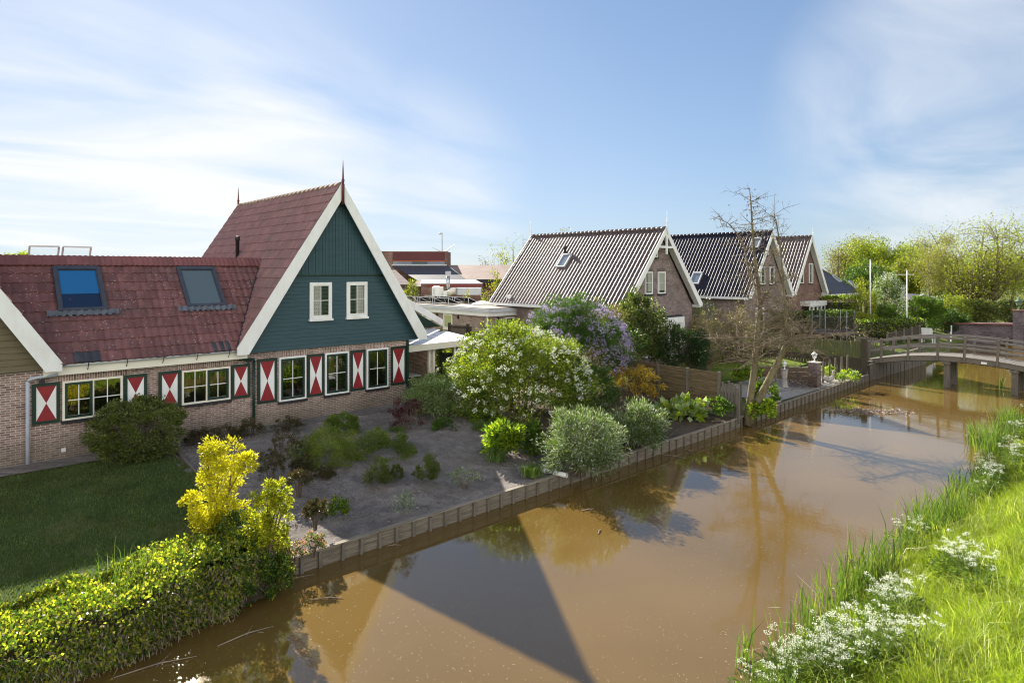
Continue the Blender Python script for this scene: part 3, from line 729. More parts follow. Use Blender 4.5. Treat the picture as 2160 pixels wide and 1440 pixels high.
# roof windows standing open on the far slope, seen over the ridge
for x0 in (2.35, 3.22):
    o = MB(); A = Vector((x0, 25.15, 6.52))
    for dx in (0, .76):
        o.bar(A+Vector((dx, .35, -.35)), A+Vector((dx, -.1, .22)), .05, .06)
    o.bar(A+Vector((0, -.1, .24)), A+Vector((.78, -.1, .24)), .10, .05).bar(A+Vector((0, .35, -.32)), A+Vector((.78, .35, -.32)), .1, .06)
    f = o.build('open_skylight', ALU, H1)
    MB().face([A+Vector((.02, .33, -.33)), A+Vector((.76, .33, -.33)), A+Vector((.76, -.1, .2)), A+Vector((.02, -.1, .2))]).build('pane', CLEAR, f)
    bx = MB(); bx.box(x0-.05, x0+.83, 25.02, 25.5, 5.7, 6.36); bx.build('skylight_frame', LEAD, H1)
vp = MB(); vp.lathe((9.28, 26.72, 6.35), [(.075, 0), (.075, .85), (.10, .86), (.10, 1.02), (.06, 1.03)], 10); v_ = vp.build('vent_pipe', BLACK, H1, True)
MB().face([(9.02, 26.5, 6.16), (9.02, 26.95, 6.16), (9.40, 26.95, 6.75), (9.40, 26.5, 6.75)]).build('flashing', LEAD, H1)
# valley lining and downpipes
zl = MB()
P_a, P_b = Vector((7.34, 21.12, 3.52)), Vector((9.2, 23.96, 6.42))
zl.bar(P_a, P_b, .10, .02); zl.build('valley_lining', BLACK, H1)
dpipe = MB().tube([(1.97, 21.40, .6), (1.97, 21.40, 3.02)], .05, 10); dpipe.build('downpipe', PVC, H1, True)
MB().tube([(1.97, 21.40, 3.0), (2.0, 21.36, 3.08), (2.2, 21.33, 3.12), (2.62, 21.25, 3.16)], .045, 8).build('downpipe', PVC, H1, True)
MB().tube([(7.97, 21.42, .6), (7.97, 21.42, 2.98)], .05, 8).build('downpipe', DGREEN, H1, True)
MB().tube([(7.97, 21.42, 2.96), (7.95, 21.38, 3.06), (7.5, 21.36, 3.1), (7.45, 21.28, 3.3)], .045, 8).build('downpipe', DGREEN, H1, True)
MB().box(13.95, 14.03, 21.42, 21.5, .6, 3.25).build('corner_post', DGREEN, H1)
for x, z in ((2.28, 2.98), (7.78, 3.02)):
    l_ = MB(); l_.tube([(x, 21.5, z), (x, 21.38, z)], [.05, .075], 10); l_.build('wall_lamp', BLACK, H1)
MB().box(2.72, 2.82, .98, 1.08, 0, .05, 0, faceT(21.5)).build('socket', WHITE, H1)
# left cross gable, only its right half in view
C2 = -1.0
mm = board_rows(lambda z: (C2-(9.0-z)/SL, C2+(8.9-z)/SL), 3.3, 8.8, .17, 21.42, .03); mm.build('weatherboard', OLIVE, H1)
MB().prism([(C2-3.6, 3.28), (C2+3.6, 3.28), (C2, 9.0)], 21.43, 31.4, lambda u, v, w_: (u, w_, v)).build('gable_wall', DGREEN, H1)
barge(H1, C2, AP, 3.69, FT, 21.06, .37, WHITE)
for sd in (-1, 1):
    VV, QQ = [], []
    sheet((VV, QQ), (C2+sd*3.70, 21.1, 3.40), (0, 1, 0), (-sd*3.66, 0, 5.70), 10.36, math.hypot(3.66, 5.70), .2, .42, .034, .03, wave, 4)
    np_mesh('roof', np.concatenate(VV), [np.concatenate(QQ)], TILE_R2, H1, True)
# small white gabled roof at the back right
q0 = at_y(862, 640, 31); q1 = at_y(930, 685, 31); q2 = at_y(930, 672, 31); q3 = at_y(862, 622, 31)
dN = Vector((0, 3.5, 0)); sr = MB()
A = [Vector((16.0, 26.0, 4.63)), Vector((18.4, 25.25, 3.30)), Vector((18.4, 25.25, 3.62)), Vector((16.0, 25.25, 4.93))]
A[0].y = 25.25; A[0].z = 4.5
i = len(sr.v); sr.prism([(14.2, 5.9), (18.45, 3.62), (18.45, 3.30), (14.2, 5.5)], 25.2, 25.26, lambda u, v, w_: (u, w_, v)); sr.build('bargeboard', WHITE, H1)
MB().prism([(14.0, 5.55), (18.4, 3.27), (18.2, 3.27), (14.0, 3.27)], 25.3, 30, lambda u, v, w_: (u, w_, v)).build('side_wing', DGREEN, H1)
MB().box(13.96, 17.9, 25.35, 29.9, .5, 3.27).build('brick_wall', BRICK, H1)

# ------------------------------------------------------------------ glazed veranda at the corner
VR = thing('veranda', 'white roofed glazed veranda at the right corner of the green gabled farmhouse', 'veranda', (15.8, 23, .77))
zr = lambda s, t: 2.98+(t-21.9)*.07
rf = MB(); P = [(13.96, 21.7), (17.95, 21.95), (17.95, 25.2), (13.96, 25.2)]
top = [(a, b, zr(a, b)) for a, b in P]; bot = [(a, b, zr(a, b)-.10) for a, b in P]
rf.face(top).face(bot[::-1])
for i in range(4): j = (i+1) % 4; rf.face([bot[i], bot[j], top[j], top[i]])
rf.build('roof', WHITE, VR)
fb = MB().bar((13.96, 21.66, 2.86), (17.98, 21.91, 2.86), .05, .26).bar((17.98, 21.91, 2.86), (17.98, 25.2, 3.05), .05, .22); fb.build('gutter', CREAM, VR)
rb = MB()
for x in np.arange(14.4, 17.9, .6): rb.bar((x, 21.75, zr(x, 21.75)+.003), (x, 25.2, zr(x, 25.2)+.003), .04, .012)
rb.build('roof_rib', GREYW, VR)
for a, b in ((15.4, 22.0), (15.62, 22.0), (16.75, 22.05), (17.85, 22.1), (17.9, 23.6), (17.9, 25.1), (14.05, 21.9)):
    MB().box(a-.045, a+.045, b-.045, b+.045, .7, 2.8).build('post', CREAM, VR)
MB().box(15.7, 16.7, 22.02, 22.03, .9, 2.72).build('glass_panel', CLEAR, VR); MB().box(16.8, 17.8, 22.07, 22.08, .9, 2.72).build('glass_panel', CLEAR, VR)
# ------------------------------------------------------------------ neighbouring gabled houses
def gable_house(name, label, cx, t0, t1, ap, foot, half, tm, bm, wallm, roof_amp=.052, truss=True, wins=(), trim=WHITE, wall_in=.35, zg=.6, cw=.27, rh=.34, fz=.18, oh=.45, prof=wave, spk=1.0):
    h = thing(name, label, 'house', (cx, t0, zg))
    sl = (ap-foot-fz)/half; wt = t0+oh
    inn = half-wall_in
    MB().box(cx-inn, cx+inn, wt, t1-.2, 0, foot+.05).build('brick_wall', wallm, h)
    MB().prism([(cx-inn, foot+.052), (cx+inn, foot+.052), (cx+.12, ap-.42), (cx-.12, ap-.42)], wt, t1-.2, lambda u, v, w_: (u, w_, v)).build('gable_wall', wallm, h)
    for sd in (-1, 1):
        VV, QQ = [], []
        sheet((VV, QQ), (cx+sd*(half+.03), t0+.03, foot+fz-.10), (0, 1, 0), (-sd*half, 0, ap-foot-fz), t1-t0-.06, math.hypot(half, ap-foot-fz), cw, rh, roof_amp, .014, prof, 8, jit=.0025)
        np_mesh('roof', np.concatenate(VV), [np.concatenate(QQ)], tm, h, True)
    r = MB(); nn = int((t1-t0)/.33)
    for j in range(nn):
        y0 = t0+.05+(t1-t0-.1)*j/nn; r.tube([(cx, y0, ap-.02), (cx, y0+(t1-t0)/nn, ap-.05)], [.14, .11], 8)
    r.build('ridge', tm, h, True)
    barge(h, cx, ap+.06, half+.05, foot, t0-.03, .30, trim, fz=fz, soffit=oh)
    barge(h, cx, ap+.06, half+.05, foot, t1-.02, .30, trim, fz=fz, soffit=.1)
    for t in (t0-.07, t1+.05): spike(h, (cx, t), ap-.35, ap+1.0*spk, .05, trim)
    for sd in (-1, 1):
        MB().box(cx+sd*half-.12, cx+sd*half+.1, t0+.1, t1-.1, foot-.08, foot+.08).build('gutter', trim, h)
    if truss:
        MB().box(cx-.62, cx+.62, ap-1.12, ap-1.0, 0, .06, 0, faceT(t0)).box(cx-.06, cx+.06, ap-1.45, ap-.2, 0, .08, 0, faceT(t0)).build('gable_truss', trim, h)
    mp = faceT(wt)
    for (a, b, c, d, cur) in wins:
        window(h, mp, a, b, c, d, [(None, 1, 2)], WHITE, .07, sill=BLACK, curtain=cur, gl=GLASS2)
        MB().box(a-.06, b+.06, d, d+.18, -.01, .006, 0, mp).build('lintel', brick('lintel_course', (.10, .07, .065), (.16, .11, .10), (.2, .16, .15), swap=True), h)
    return h
H2 = gable_house('brick_house', 'grey brick house with glossy dark tiled roof and white gable truss, nearest beyond the lilac', 30.58, 20.7, 31.55, 8.36, 3.86, 3.72, TILE_B, None, BRICK_G,
    wins=((29.18, 29.86, 4.68, 5.92, [(.35, 1, .05, 1)]), (30.40, 31.10, 4.68, 5.92, [(0, 1, .1, 1)]), (29.98, 30.32, 6.72, 7.4, None)))
dv = Vector((3.72, 0, 4.32)); 
def onroof(h_cx, half, ap, foot, s): return foot+(ap-foot)*(s-(h_cx-half))/half
skylight(H2, (28.72, 26.7, onroof(30.58, 3.72, 8.36, 3.94, 28.72)+.02), (0, 1, 0), dv, .72, 1.05, None, fm=ALU, fw=.06, apron=False)
vq = MB(); vq.lathe((29.45, 27.35, 6.75), [(.09, 0), (.085, .55), (.13, .6), (.13, .75), (.02, .82)], 8); vq.build('vent_pipe', BLACK, H2, True)
# bay window
by = MB(); by.prism([(28.9, 21.2), (29.6, 20.55), (32.2, 20.55), (32.9, 21.2)], 3.0, 3.34); by.build('bay_fascia', WHITE, H2)
MB().prism([(28.98, 21.17), (29.65, 20.62), (32.15, 20.62), (32.82, 21.17)], 3.345, 3.40).build('bay_roof', DARKF, H2)
MB().prism([(29.0, 21.25), (29.7, 20.72), (32.1, 20.72), (32.8, 21.25)], .6, 1.2).build('bay_wall', BRICK_G, H2)
window(H2, faceT(20.72), 29.75, 30.85, 1.22, 2.98, [(None, 1, 1), (None, 1, 1)], WHITE, .08, sill=WHITE, curtain=[(0, 1, .3, 1)])
window(H2, faceT(20.72), 30.95, 32.05, 1.22, 2.98, [(None, 1, 1), (None, 1, 1)], WHITE, .08, sill=WHITE, curtain=[(0, .4, 0, 1)])
MB().box(28.98, 29.7, 20.9, 21.15, 1.2, 3.0).build('bay_post', WHITE, H2); MB().box(32.1, 32.8, 20.9, 21.15, 1.2, 3.0).build('bay_post', WHITE, H2)
# flat roofed annex
MB().box(25.1, 29.2, 29.62, 39.5, .3, 3.28).build('annex_wall', BRICK, H2)
MB().box(24.92, 29.2, 29.42, 39.7, 3.20, 3.44).build('annex_fascia', WHITE, H2)
MB().box(24.84, 29.2, 29.34, 39.8, 3.44, 3.64).build('annex_cornice', GREYW, H2)
MB().box(24.95, 29.1, 29.45, 39.7, 3.64, 3.70).build('annex_roof', ROOFF, H2)
for a, b, c, d in ((35.55, 36.6, 2.7, 3.17), (33.2, 34.15, 2.2, 3.17)): window(H2, faceS(25.1), a, b, c, d, [(None, 1, 1)], CREAM, .09, sill=CREAM, gl=GLASS2)
window(H2, faceT(29.62), 26.4, 27.9, 1.6, 3.1, [(None, 2, 2), (None, 2, 2)], CREAM, .1, dep=.09, sill=CREAM, gl=GLASS2)
MB().tube([(25.04, 29.66, .6), (25.04, 29.66, 3.4)], .055, 8).build('downpipe', WHITE, H2, True)
for y_, z_ in ((34.9, 3.0), (32.6, 3.0)): MB().box(y_-.06, y_+.06, z_-.1, z_+.1, 0, .1, 0, faceS(25.1)).build('wall_lamp', BLACK, H2)
MB().box(25.75, 25.85, 29.5, 29.62, 2.9, 3.1).build('wall_lamp', BLACK, H2)
dm = MB(); dm.lathe((27.1, 32.6, 3.7), [(.72, 0), (.72, .08), (.6, .13), (.35, .24), (.05, .28)], 14); dm.build('roof_dome', WHITE, H2, True)
ac = thing('air_conditioner', 'white air conditioner with round fan grille on the flat annex roof', 'air conditioner', (27.3, 29.95, 3.70))
MB().box(27.02, 27.78, 29.75, 30.15, 3.78, 4.44).build('casing', WHITE, ac)
fg = MB(); fg.tube([(27.36, 29.75, 4.1), (27.36, 29.735, 4.1)], .24, 20); fg.build('fan', BLACK, ac)
gg = MB()
for r_ in (.08, .15, .22): gg.tube([(27.36+r_*math.cos(a), 29.728, 4.1+r_*math.sin(a)) for a in np.linspace(0, 2*math.pi, 21)], .008, 4)
for a in np.linspace(0, math.pi, 5)[:-1]: gg.tube([(27.36-.24*math.cos(a), 29.728, 4.1-.24*math.sin(a)), (27.36+.24*math.cos(a), 29.728, 4.1+.24*math.sin(a))], .006, 4)
gg.build('fan_grille', GREYW, ac)
MB().box(27.06, 27.16, 29.72, 30.2, 3.70, 3.78).build('foot', BLACK, ac); MB().box(27.64, 27.74, 29.72, 30.2, 3.70, 3.78).build('foot', BLACK, ac)
sp0 = None
lab = ['front row solar panel at the left end of the annex roof, nearest the green gable', 'front row solar panel second from the green gable on the annex roof', 'front row solar panel at the right end nearest the white roof dome',
       'rear row solar panel at the left end on the annex roof', 'rear row solar panel in the middle on the annex roof', 'rear row solar panel at the right end on the annex roof']
for k in range(6):
    x_, y_ = (25.6, 27.3)[k//3], (37.9, 36.1, 34.3)[k % 3]
    if sp0 is None:
        p = thing('solar_panel', lab[0], 'solar panel', (0, 0, 0), 'solar panels on the flat annex roof')
        MB().face([(.95, 0, .03), (.95, 1.65, .03), (0, 1.65, .42), (0, 0, .42)]).face([(.95, 0, .025), (0, 0, .415), (0, 1.65, .415), (.95, 1.65, .025)]).build('cells', SOLARM, p)
        e = MB(); 
        for a, b in (((.95, 0, .03), (.95, 1.65, .03)), ((0, 0, .42), (0, 1.65, .42)), ((.95, 0, .03), (0, 0, .42)), ((.95, 1.65, .03), (0, 1.65, .42))): e.bar(a, b, .035, .035)
        e.build('frame', ALU, p)
        
        for q in (.05, 1.6): MB().bar((0, q, 0), (0, q, .42), .04, .04).build('leg', ALU, p)
        p.location = (x_, y_, 3.71); sp0 = p
    else: dup(sp0, (x_, y_, 3.71), label=lab[k])

H3 = gable_house('brick_house', 'brick house with dark blue glazed tiles behind the leafless tree', 44.1, 21, 32, 8.74, 4.1, 3.35, TILE_B2, None, BRICK_G, roof_amp=.06, prof=lambda x: wave(x)**2.2, truss=False,
    wins=((43.1, 43.75, 5.0, 6.25, [(0, .4, 0, 1)]), (44.5, 45.15, 5.0, 6.25, None), (43.9, 44.3, 7.1, 7.7, None)), wall_in=.3, spk=.55)
skylight(H3, (41.25, 25.15, 4.28+(41.25-40.75)*1.33+.03), (0, 1, 0), (3.35, 0, 4.46), .8, 1.05, None, fm=ALU, fw=.07, apron=False)
skylight(H3, (43.2, 21.6, 4.28+(43.2-40.75)*1.33+.03), (0, 1, 0), (3.35, 0, 4.46), .7, .9, None, fm=ALU, fw=.07, apron=False)
MB().box(37.2, 41.2, 25.3, 32, .2, 3.75).build('brick_wall', BRICK_R, H3)
VV, QQ = [], []
sheet((VV, QQ), (37.0, 25.1, 3.85), (0, 1, 0), (3.8, 0, 1.0), 6.8, 3.95, .27, .34, .034, .03, wave, 6); np_mesh('roof', np.concatenate(VV), [np.concatenate(QQ)], TILE_B, H3, True)
MB().box(36.9, 41.3, 25.0, 25.12, 3.62, 3.9).box(36.88, 37.0, 25.12, 32, 3.62, 3.9).build('gutter', WHITE, H3)
window(H3, faceT(25.3), 38.3, 39.9, 1.4, 3.3, [(None, 1, 2)], WHITE, .1, sill=WHITE)
window(H3, faceT(21.45), 42.4, 43.6, 1.5, 3.4, [(None, 1, 2)], WHITE, .1, sill=WHITE)
H4 = gable_house('brick_house', 'red brick house with white bay window, third gable along the canal', 55.5, 23, 33, 8.9, 3.95, 3.35, TILE_B, None, BRICK_R, truss=False,
    wins=((54.0, 54.75, 4.9, 6.6, [(0, .5, 0, 1)]), (55.9, 56.65, 4.9, 6.6, [(.5, 1, 0, 1)])), wall_in=.3, spk=.75)
MB().box(54.2, 57.6, 22.6, 23.45, 3.0, 3.38).build('bay_fascia', WHITE, H4)
for k in range(4): window(H4, faceT(22.75), 54.3+k*.8, 55.05+k*.8, 1.6, 3.0, [(None, 1, 1)], WHITE, .08, sill=WHITE, curtain=[(0, 1, 0, 1)] if k == 2 else None)
MB().box(54.3, 57.5, 22.76, 23.4, .5, 1.6).build('bay_wall', BRICK_R, H4)
# hipped house behind
H5 = thing('hipped_house', 'house with dark hipped roof and two small roof lights beyond the third gable', 'house', (67, 26, .8))
apx = (64.6, 29.0, 8.0); fl, fr, bl, br = (62.5, 24.2, 3.75), (70.0, 24.2, 3.75), (62.5, 34, 3.75), (70, 34, 3.75); ap2 = (64.6, 31, 8.0)
MB().face([fl, fr, apx]).face([fr, br, ap2, apx]).build('roof', TILE_D, H5)
n_ = Vector(apx)-Vector(fl); VV, QQ = [], []
sheet((VV, QQ), fl, (0, 1, 0), (2.1, 0, 4.25), 9.8, 4.74, .27, .34, .034, .03, wave, 6, clip=lambda c: (c[:, 1]-24.2) > (c[:, 2]-3.75)*4.8/4.25)
np_mesh('roof', np.concatenate(VV), [np.concatenate(QQ)], TILE_B, H5, True)
MB().bar(fl, apx, .2, .12).bar(fr, apx, .2, .12).build('hip_ridge', TILE_D, H5)
MB().box(62.8, 69.7, 24.5, 33.8, .5, 3.6).build('brick_wall', BRICK_R, H5)
MB().box(62.4, 70.1, 24.1, 34.1, 3.5, 3.74).build('gutter', WHITE, H5)
for (u, v) in ((1762, 588), (1796, 600)):
    c = None
    fn = (Vector(fr)-Vector(fl)).cross(Vector(apx)-Vector(fl)).normalized(); r_ = Vector(ray(u, v)); o_ = Vector((0, 0, EYE))
    tt = (Vector(fl)-o_).dot(fn)/r_.dot(fn); c = o_+r_*tt
    if c.z < 3.8 or c.z > 7.5: continue
    upv = (Vector(apx)-(Vector(fl)+Vector(fr))/2); upv.x = 0; upv.normalize()
    skylight(H5, c+upv*-.5, (1, 0, 0), upv, .7, 1.0, None, fm=ALU, fw=.06, apron=False)

# ------------------------------------------------------------------ red brick hall far behind
HB = thing('brick_hall', 'long brown roofed brick hall with red panelled clerestory behind the neighbours', 'building', at_z(940, 640, 1.0))
FU = VIEW.copy(); 
def hb(u0, u1, z0, z1, Y0, Y1):
    """box facing the camera direction: u pixel columns at depth Y0"""
    def mp(a, b, c): p = VIEW*c+RGT*a; return (p.x, p.y, b)
    x0, x1 = (u0-1080)/F*Y0, (u1-1080)/F*Y0
    return x0, x1, z0, z1, Y0, Y1, mp
def hbox(u0, u1, v0, v1, Y0, dy, m, nm):
    z1 = EYE-(v0-VH)/F*Y0; z0 = EYE-(v1-VH)/F*Y0; a = hb(u0, u1, z0, z1, Y0, Y0+dy)
    return MB().box(a[0], a[1], z0, z1, Y0, Y0+dy, 0, a[6]).build(nm, m, HB)
hbox(790, 942, 530, 640, 74, 5, BRICK_R, 'brick_wall')
hbox(829, 938, 532, 551, 73.9, .08, mat('red_panel', (.11, .03, .03), (.085, .026, .026), .5, .6), 'red_panel')
hbox(829, 938, 549.5, 551.2, 73.85, .1, mat('orange_trim', (.42, .08, .02), (.36, .07, .02), 1, .6), 'trim')
o = hbox(829, 938, 551.5, 558, 73.9, .06, RGLASS, 'clerestory')
hbox(869, 901, 551.5, 558, 73.86, .05, mat('teal_panel', (.07, .1, .1), (.06, .085, .085), 1, .6), 'panel')
hbox(826, 942, 557.5, 560.5, 73.6, .5, STEEL, 'flashing')
def slope(u0, u1, u2, u3, v0, v1, Ya, Yb, m, nm):
    A, B = at_y(u0, v1, Ya), at_y(u1, v1, Ya); C, D = at_y(u3, v0, Yb), at_y(u2, v0, Yb)
    return MB().face([A, B, C, D]).build(nm, m, HB)
slope(880, 985, 828, 944, 560, 591, 68, 73.5, TILE_D, 'roof')
slope(868, 1000, 880, 985, 591, 604, 66.4, 68, TILE_BR, 'roof')
slope(985, 1180, 944, 1180, 559, 590, 68, 74, TILE_BR, 'roof')
slope(780, 868, 780, 826, 562, 600, 66, 72, BRICK_W, 'side_wall')
hbox(870, 1180, 590, 660, 69, 4, BRICK_R, 'brick_wall')
hbox(985, 1180, 589, 597, 67.6, .4, BLACK, 'gutter')
hbox(1030, 1046, 597, 618, 68.9, .06, mat('red_door', (.3, .03, .02), (.25, .025, .02), 1, .5), 'door')
# plant room in front of the hall, with ducts
hbox(888, 1016, 598, 650, 62, 4, BRICK_R, 'plant_room')
slope(886, 1018, 890, 1003, 589.5, 598, 61.8, 65.5, ALU, 'metal_roof')
hbox(902, 1014, 599.5, 605, 61.9, .08, mat('red_strip', (.2, .04, .03), (.16, .03, .03), 1, .6), 'red_strip')
PR = thing('ventilation_duct', 'shiny upright metal duct with square head joined to grey boxes behind the annex', 'duct', at_y(945, 628, 60))
def pbox(u0, u1, v0, v1, Y0, dy, m, nm, par=PR):
    z1 = EYE-(v0-VH)/F*Y0; z0 = EYE-(v1-VH)/F*Y0; a = hb(u0, u1, z0, z1, Y0, Y0+dy)
    return MB().box(a[0], a[1], z0, z1, Y0, Y0+dy, 0, a[6]).build(nm, m, par)
c = at_y(945, 612, 60.5); MB().tube([(c.x, c.y, at_y(945, 612, 60.5).z), (c.x, c.y, at_y(945, 582, 60.5).z)], .19, 12).build('pipe', STEEL, PR, True)
pbox(939.5, 950.5, 572, 580, 60.3, .5, STEEL, 'cowl')
pbox(962, 1015, 607, 622, 59.5, 1.2, GREYW, 'duct_box'); pbox(963, 964, 607, 622, 59.4, .05, BLACK, 'joint')
el = MB(); p0 = at_y(962, 614, 60); p1 = at_y(948, 618, 60); p2 = at_y(945, 624, 60); el.tube([p0, at_y(954, 614, 60), p1, p2], [.36, .36, .3, .2], 10); el.build('elbow', CREAM, PR, True)
for k, (u0, u1, v0, v1) in enumerate(((911, 934, 605, 625), (914, 926, 603, 611), (930, 943, 614, 625))):
    t_ = thing('ventilation_unit', ('tall white ventilation unit left of the shiny duct', 'small white ventilation unit behind the taller one', 'low white ventilation unit at the foot of the shiny duct')[k], 'ventilation unit', at_y((u0+u1)/2, v1, 59.5), 'ventilation units')
    pbox(u0, u1, v0, v1, 59.3+(k == 1)*.9, .6, WHITE, 'casing', t_); pbox(u0+1, u1-1, v1, v1+1, 59.4+(k == 1)*.9, .4, BLACK, 'foot', t_)
    pbox(u0+2, u0+6, v0+4, v1-4, 59.27+(k == 1)*.9, .02, GREYW, 'grille', t_)
# lamp post, turbine, scaffold
lp = thing('street_lamp', 'tall street lamp with round head rising above the brick hall', 'street lamp', at_y(932.5, 640, 84))
c = at_y(932.5, 640, 84); z1 = at_y(932.5, 491, 84).z
MB().tube([(c.x, c.y, .5), (c.x, c.y, z1)], [.09, .07], 8).build('pole', STEEL, lp); 
hd = at_y(928.5, 492.5, 84); MB().ball(hd, .17, 10, 0, (1.2, 1.2, 1)).bar((c.x, c.y, z1-.05), hd, .06, .06).build('lamp_head', GREYW, lp)
wt_ = thing('wind_turbine', 'distant wind turbine with thin pale blades behind the brick hall', 'wind turbine', at_y(936, 573, 420))
hubp = at_y(936, 533, 420); MB().tube([(hubp.x, hubp.y, 1), (hubp.x, hubp.y, hubp.z)], [1.2, .7], 8).build('tower', GREYW, wt_)
MB().ball(hubp, 1.0, 8).build('hub', GREYW, wt_)
for (u, v) in ((962, 513.5), (910, 521), (939, 560)):
    q = at_y(u, v, 420); MB().tube([hubp, hubp.lerp(q, .2), q], [.35, .45, .08], 5).build('blade', GREYW, wt_)
sc_ = thing('scaffold', 'thin scaffold frame showing beside the far gable of the glossy roofed house', 'scaffold', at_y(1112, 640, 52))
m = MB()
for u in (1103, 1124):
    p, q = at_y(u, 600, 52), at_y(u, 501, 52); m.tube([p, q], .03, 5)
m.build('upright', STEEL, sc_); m = MB()
for v in (505, 513, 522, 540): m.tube([at_y(1103, v, 52), at_y(1124, v, 52)], .022, 5)
m.build('rail', STEEL, sc_)
# ------------------------------------------------------------------ wooden footbridge
FB = thing('footbridge', 'arched grey wooden footbridge with railings crossing the canal', 'bridge', (39.4, 9, 0))
zb = lambda t: 1.63-.0315*(t-8.7)**2*(1 if t > 8.7 else .85)
m = MB(); t = 3.4; rb = random.Random(2)
while t < 13.0:
    z0, z1 = zb(t), zb(t+.14); d = rb.uniform(-.004, .004)
    m.face([(38.45, t, z0+d), (40.35, t, z0+d), (40.35, t+.135, z1+d), (38.45, t+.135, z1+d)]).face([(38.45, t, z0+d-.04), (38.45, t, z0+d), (38.45, t+.135, z1+d), (38.45, t+.135, z1+d-.04)])
    t += .145
m.build('deck', WOODY, FB)
for s in (38.55, 40.25):
    b = MB(); tt = np.arange(3.4, 13.01, .6)
    for a, c in zip(tt[:-1], tt[1:]): b.face([(s-.06, a, zb(a)-.27), (s-.06, c, zb(c)-.27), (s-.06, c, zb(c)-.045), (s-.06, a, zb(a)-.045)]).face([(s+.06, a, zb(a)-.30), (s+.06, c, zb(c)-.30), (s-.06, c, zb(c)-.30), (s-.06, a, zb(a)-.30)]).face([(s+.06, a, zb(a)-.30), (s+.06, c, zb(c)-.30), (s+.06, c, zb(c)-.045), (s+.06, a, zb(a)-.045)])
    b.build('beam', WOODG, FB)
PT = (12.9, 12.25, 10.95, 9.6, 8.45, 7.1, 5.8, 4.6)
for s, sgn in ((38.45, -1), (40.35, 1)):
    for t in PT:
        MB().bar((s+sgn*.02, t, zb(t)-.26), (s+sgn*.02, t-.06, zb(t)+1.03), .10, .10, up=(1, 0, 0)).build('post', WOODZ, FB)
    for hh, o in ((.92, .05), (.45, .05)):
        b = MB(); tt = np.arange(3.8, 12.96, .5); tt = np.append(tt, 12.95)
        for a, c in zip(tt[:-1], tt[1:]): b.bar((s-sgn*o, a, zb(a)+hh), (s-sgn*o, c+.005, zb(c)+hh), .05, .11)
        b.build('handrail', WOODY, FB)
for t in (9.24, 6.45):
    for s in (38.75, 40.05):
        MB().box(s-.12, s+.12, t-.13, t+.13, -1.0, zb(t)-.30).build('pile', WOODZ, FB)
    MB().box(38.5, 40.3, t-.17, t+.17, zb(t)-.42, zb(t)-.29).build('cross_beam', WOODZ, FB)
    MB().bar((38.75, t, .5), (40.05, t, zb(t)-.45), .05, .12).build('brace', WOODZ, FB)
MB().box(8.72-1.2, 8.95-1.2, zb(7.6)-.23, zb(7.6)-.12, 0, .012, 0, faceS(38.48)).build('plate', WHITE, FB)
# vertical plank wall beyond the footbridge
pw = thing('plank_wall', 'tall dark wall of upright planks holding the bank under the footbridge', 'retaining wall', (42, 12.6, 0))
m = MB(); x = 37.9
while x < 47.5:
    t = bank_t(x); h = rb.uniform(.86, 1.0); m.box(x, x+.17, t-.05+rb.uniform(-.02, .02), t+.06, -.6, h); x += .215
m.build('planks', WOODZ, pw)
MB().box(37.85, 47.6, 12.56, 12.72, .99, 1.06).build('coping', WOODG, pw)
MB().box(37.85, 47.6, 12.62, 12.70, -.6, .84).build('backing_board', WOODD, pw)
# fences
def rail_fence(name, label, pts_t, s, z0, z1, nb, m, pm, ps, cat='fence'):
    f = thing(name, label, cat, (s, pts_t[0], z0)); b = MB(); h = (z1-z0)/nb; a, c = pts_t
    for k in range(nb): b.bar((s+(-.02 if k % 2 else .02), a, z0+h*(k+.5)), (s+(-.02 if k % 2 else .02), c, z0+h*(k+.5)+.06), .02, h*.86 if k % 2 else h*.98)
    b.build('boards', m, f)
    for t in ps: MB().box(s-.055, s+.055, t-.05, t+.05, z0-.3, z1+.03).build('post', pm, f)
    return f
rail_fence('board_fence', 'brown fence of overlapping horizontal boards running back from the canal beside the azalea', (12.95, 17.4), 22.8, .52, 2.02, 10, WOODB, WOODZ, (13.0, 14.4, 15.8, 17.2))
f = thing('paling_fence', 'short brown upright paling fence end beside the leafless tree', 'fence', (22.8, 12.5, .4))
m = MB()
for k, t in enumerate(np.arange(12.28, 12.9, .125)): m.box(22.77, 22.80, t, t+.1, .35, 1.62+.06*(k % 3))
m.build('palings', WOODZ, f); MB().box(22.805, 22.85, 12.26, 12.95, 1.2, 1.3).build('rail', WOODZ, f); MB().box(22.7, 22.8, 12.12, 12.26, .2, 1.5).build('post', WOODZ, f)
f = thing('paling_fence', 'mossy green fence of upright boards left of the footbridge', 'fence', (37.6, 15, .5)); m = MB(); m2 = MB()
for t in np.arange(12.95, 18.6, .155):
    m.box(37.60, 37.63, t, t+.13, 1.22, 2.10+rb.uniform(-.03, .03)); 
    m2.box(37.5, 37.53, t, t+.12, .35, 1.05+rb.uniform(-.06, .06))
m.build('upper_boards', WOODM, f); m2.build('lower_boards', WOODD, f)
MB().box(37.64, 37.70, 12.9, 18.6, 1.35, 1.45).build('rail', WOODM, f); MB().box(37.64, 37.70, 12.9, 18.6, 1.9, 2.0).build('rail', WOODM, f); MB().box(37.54, 37.6, 12.9, 18.6, .9, 1.2).build('rail', WOODD, f)
MB().box(37.48, 37.70, 12.68, 12.92, 0, 2.3).build('post', WOODD, f)
g = thing('picket_gate', 'small grey picket gate at the left end of the footbridge', 'gate', (38.6, 13.2, 1.1)); m = MB()
for t in np.arange(12.98, 14.1, .085): m.box(40.2, 40.22, t, t+.06, 1.12, 2.12)
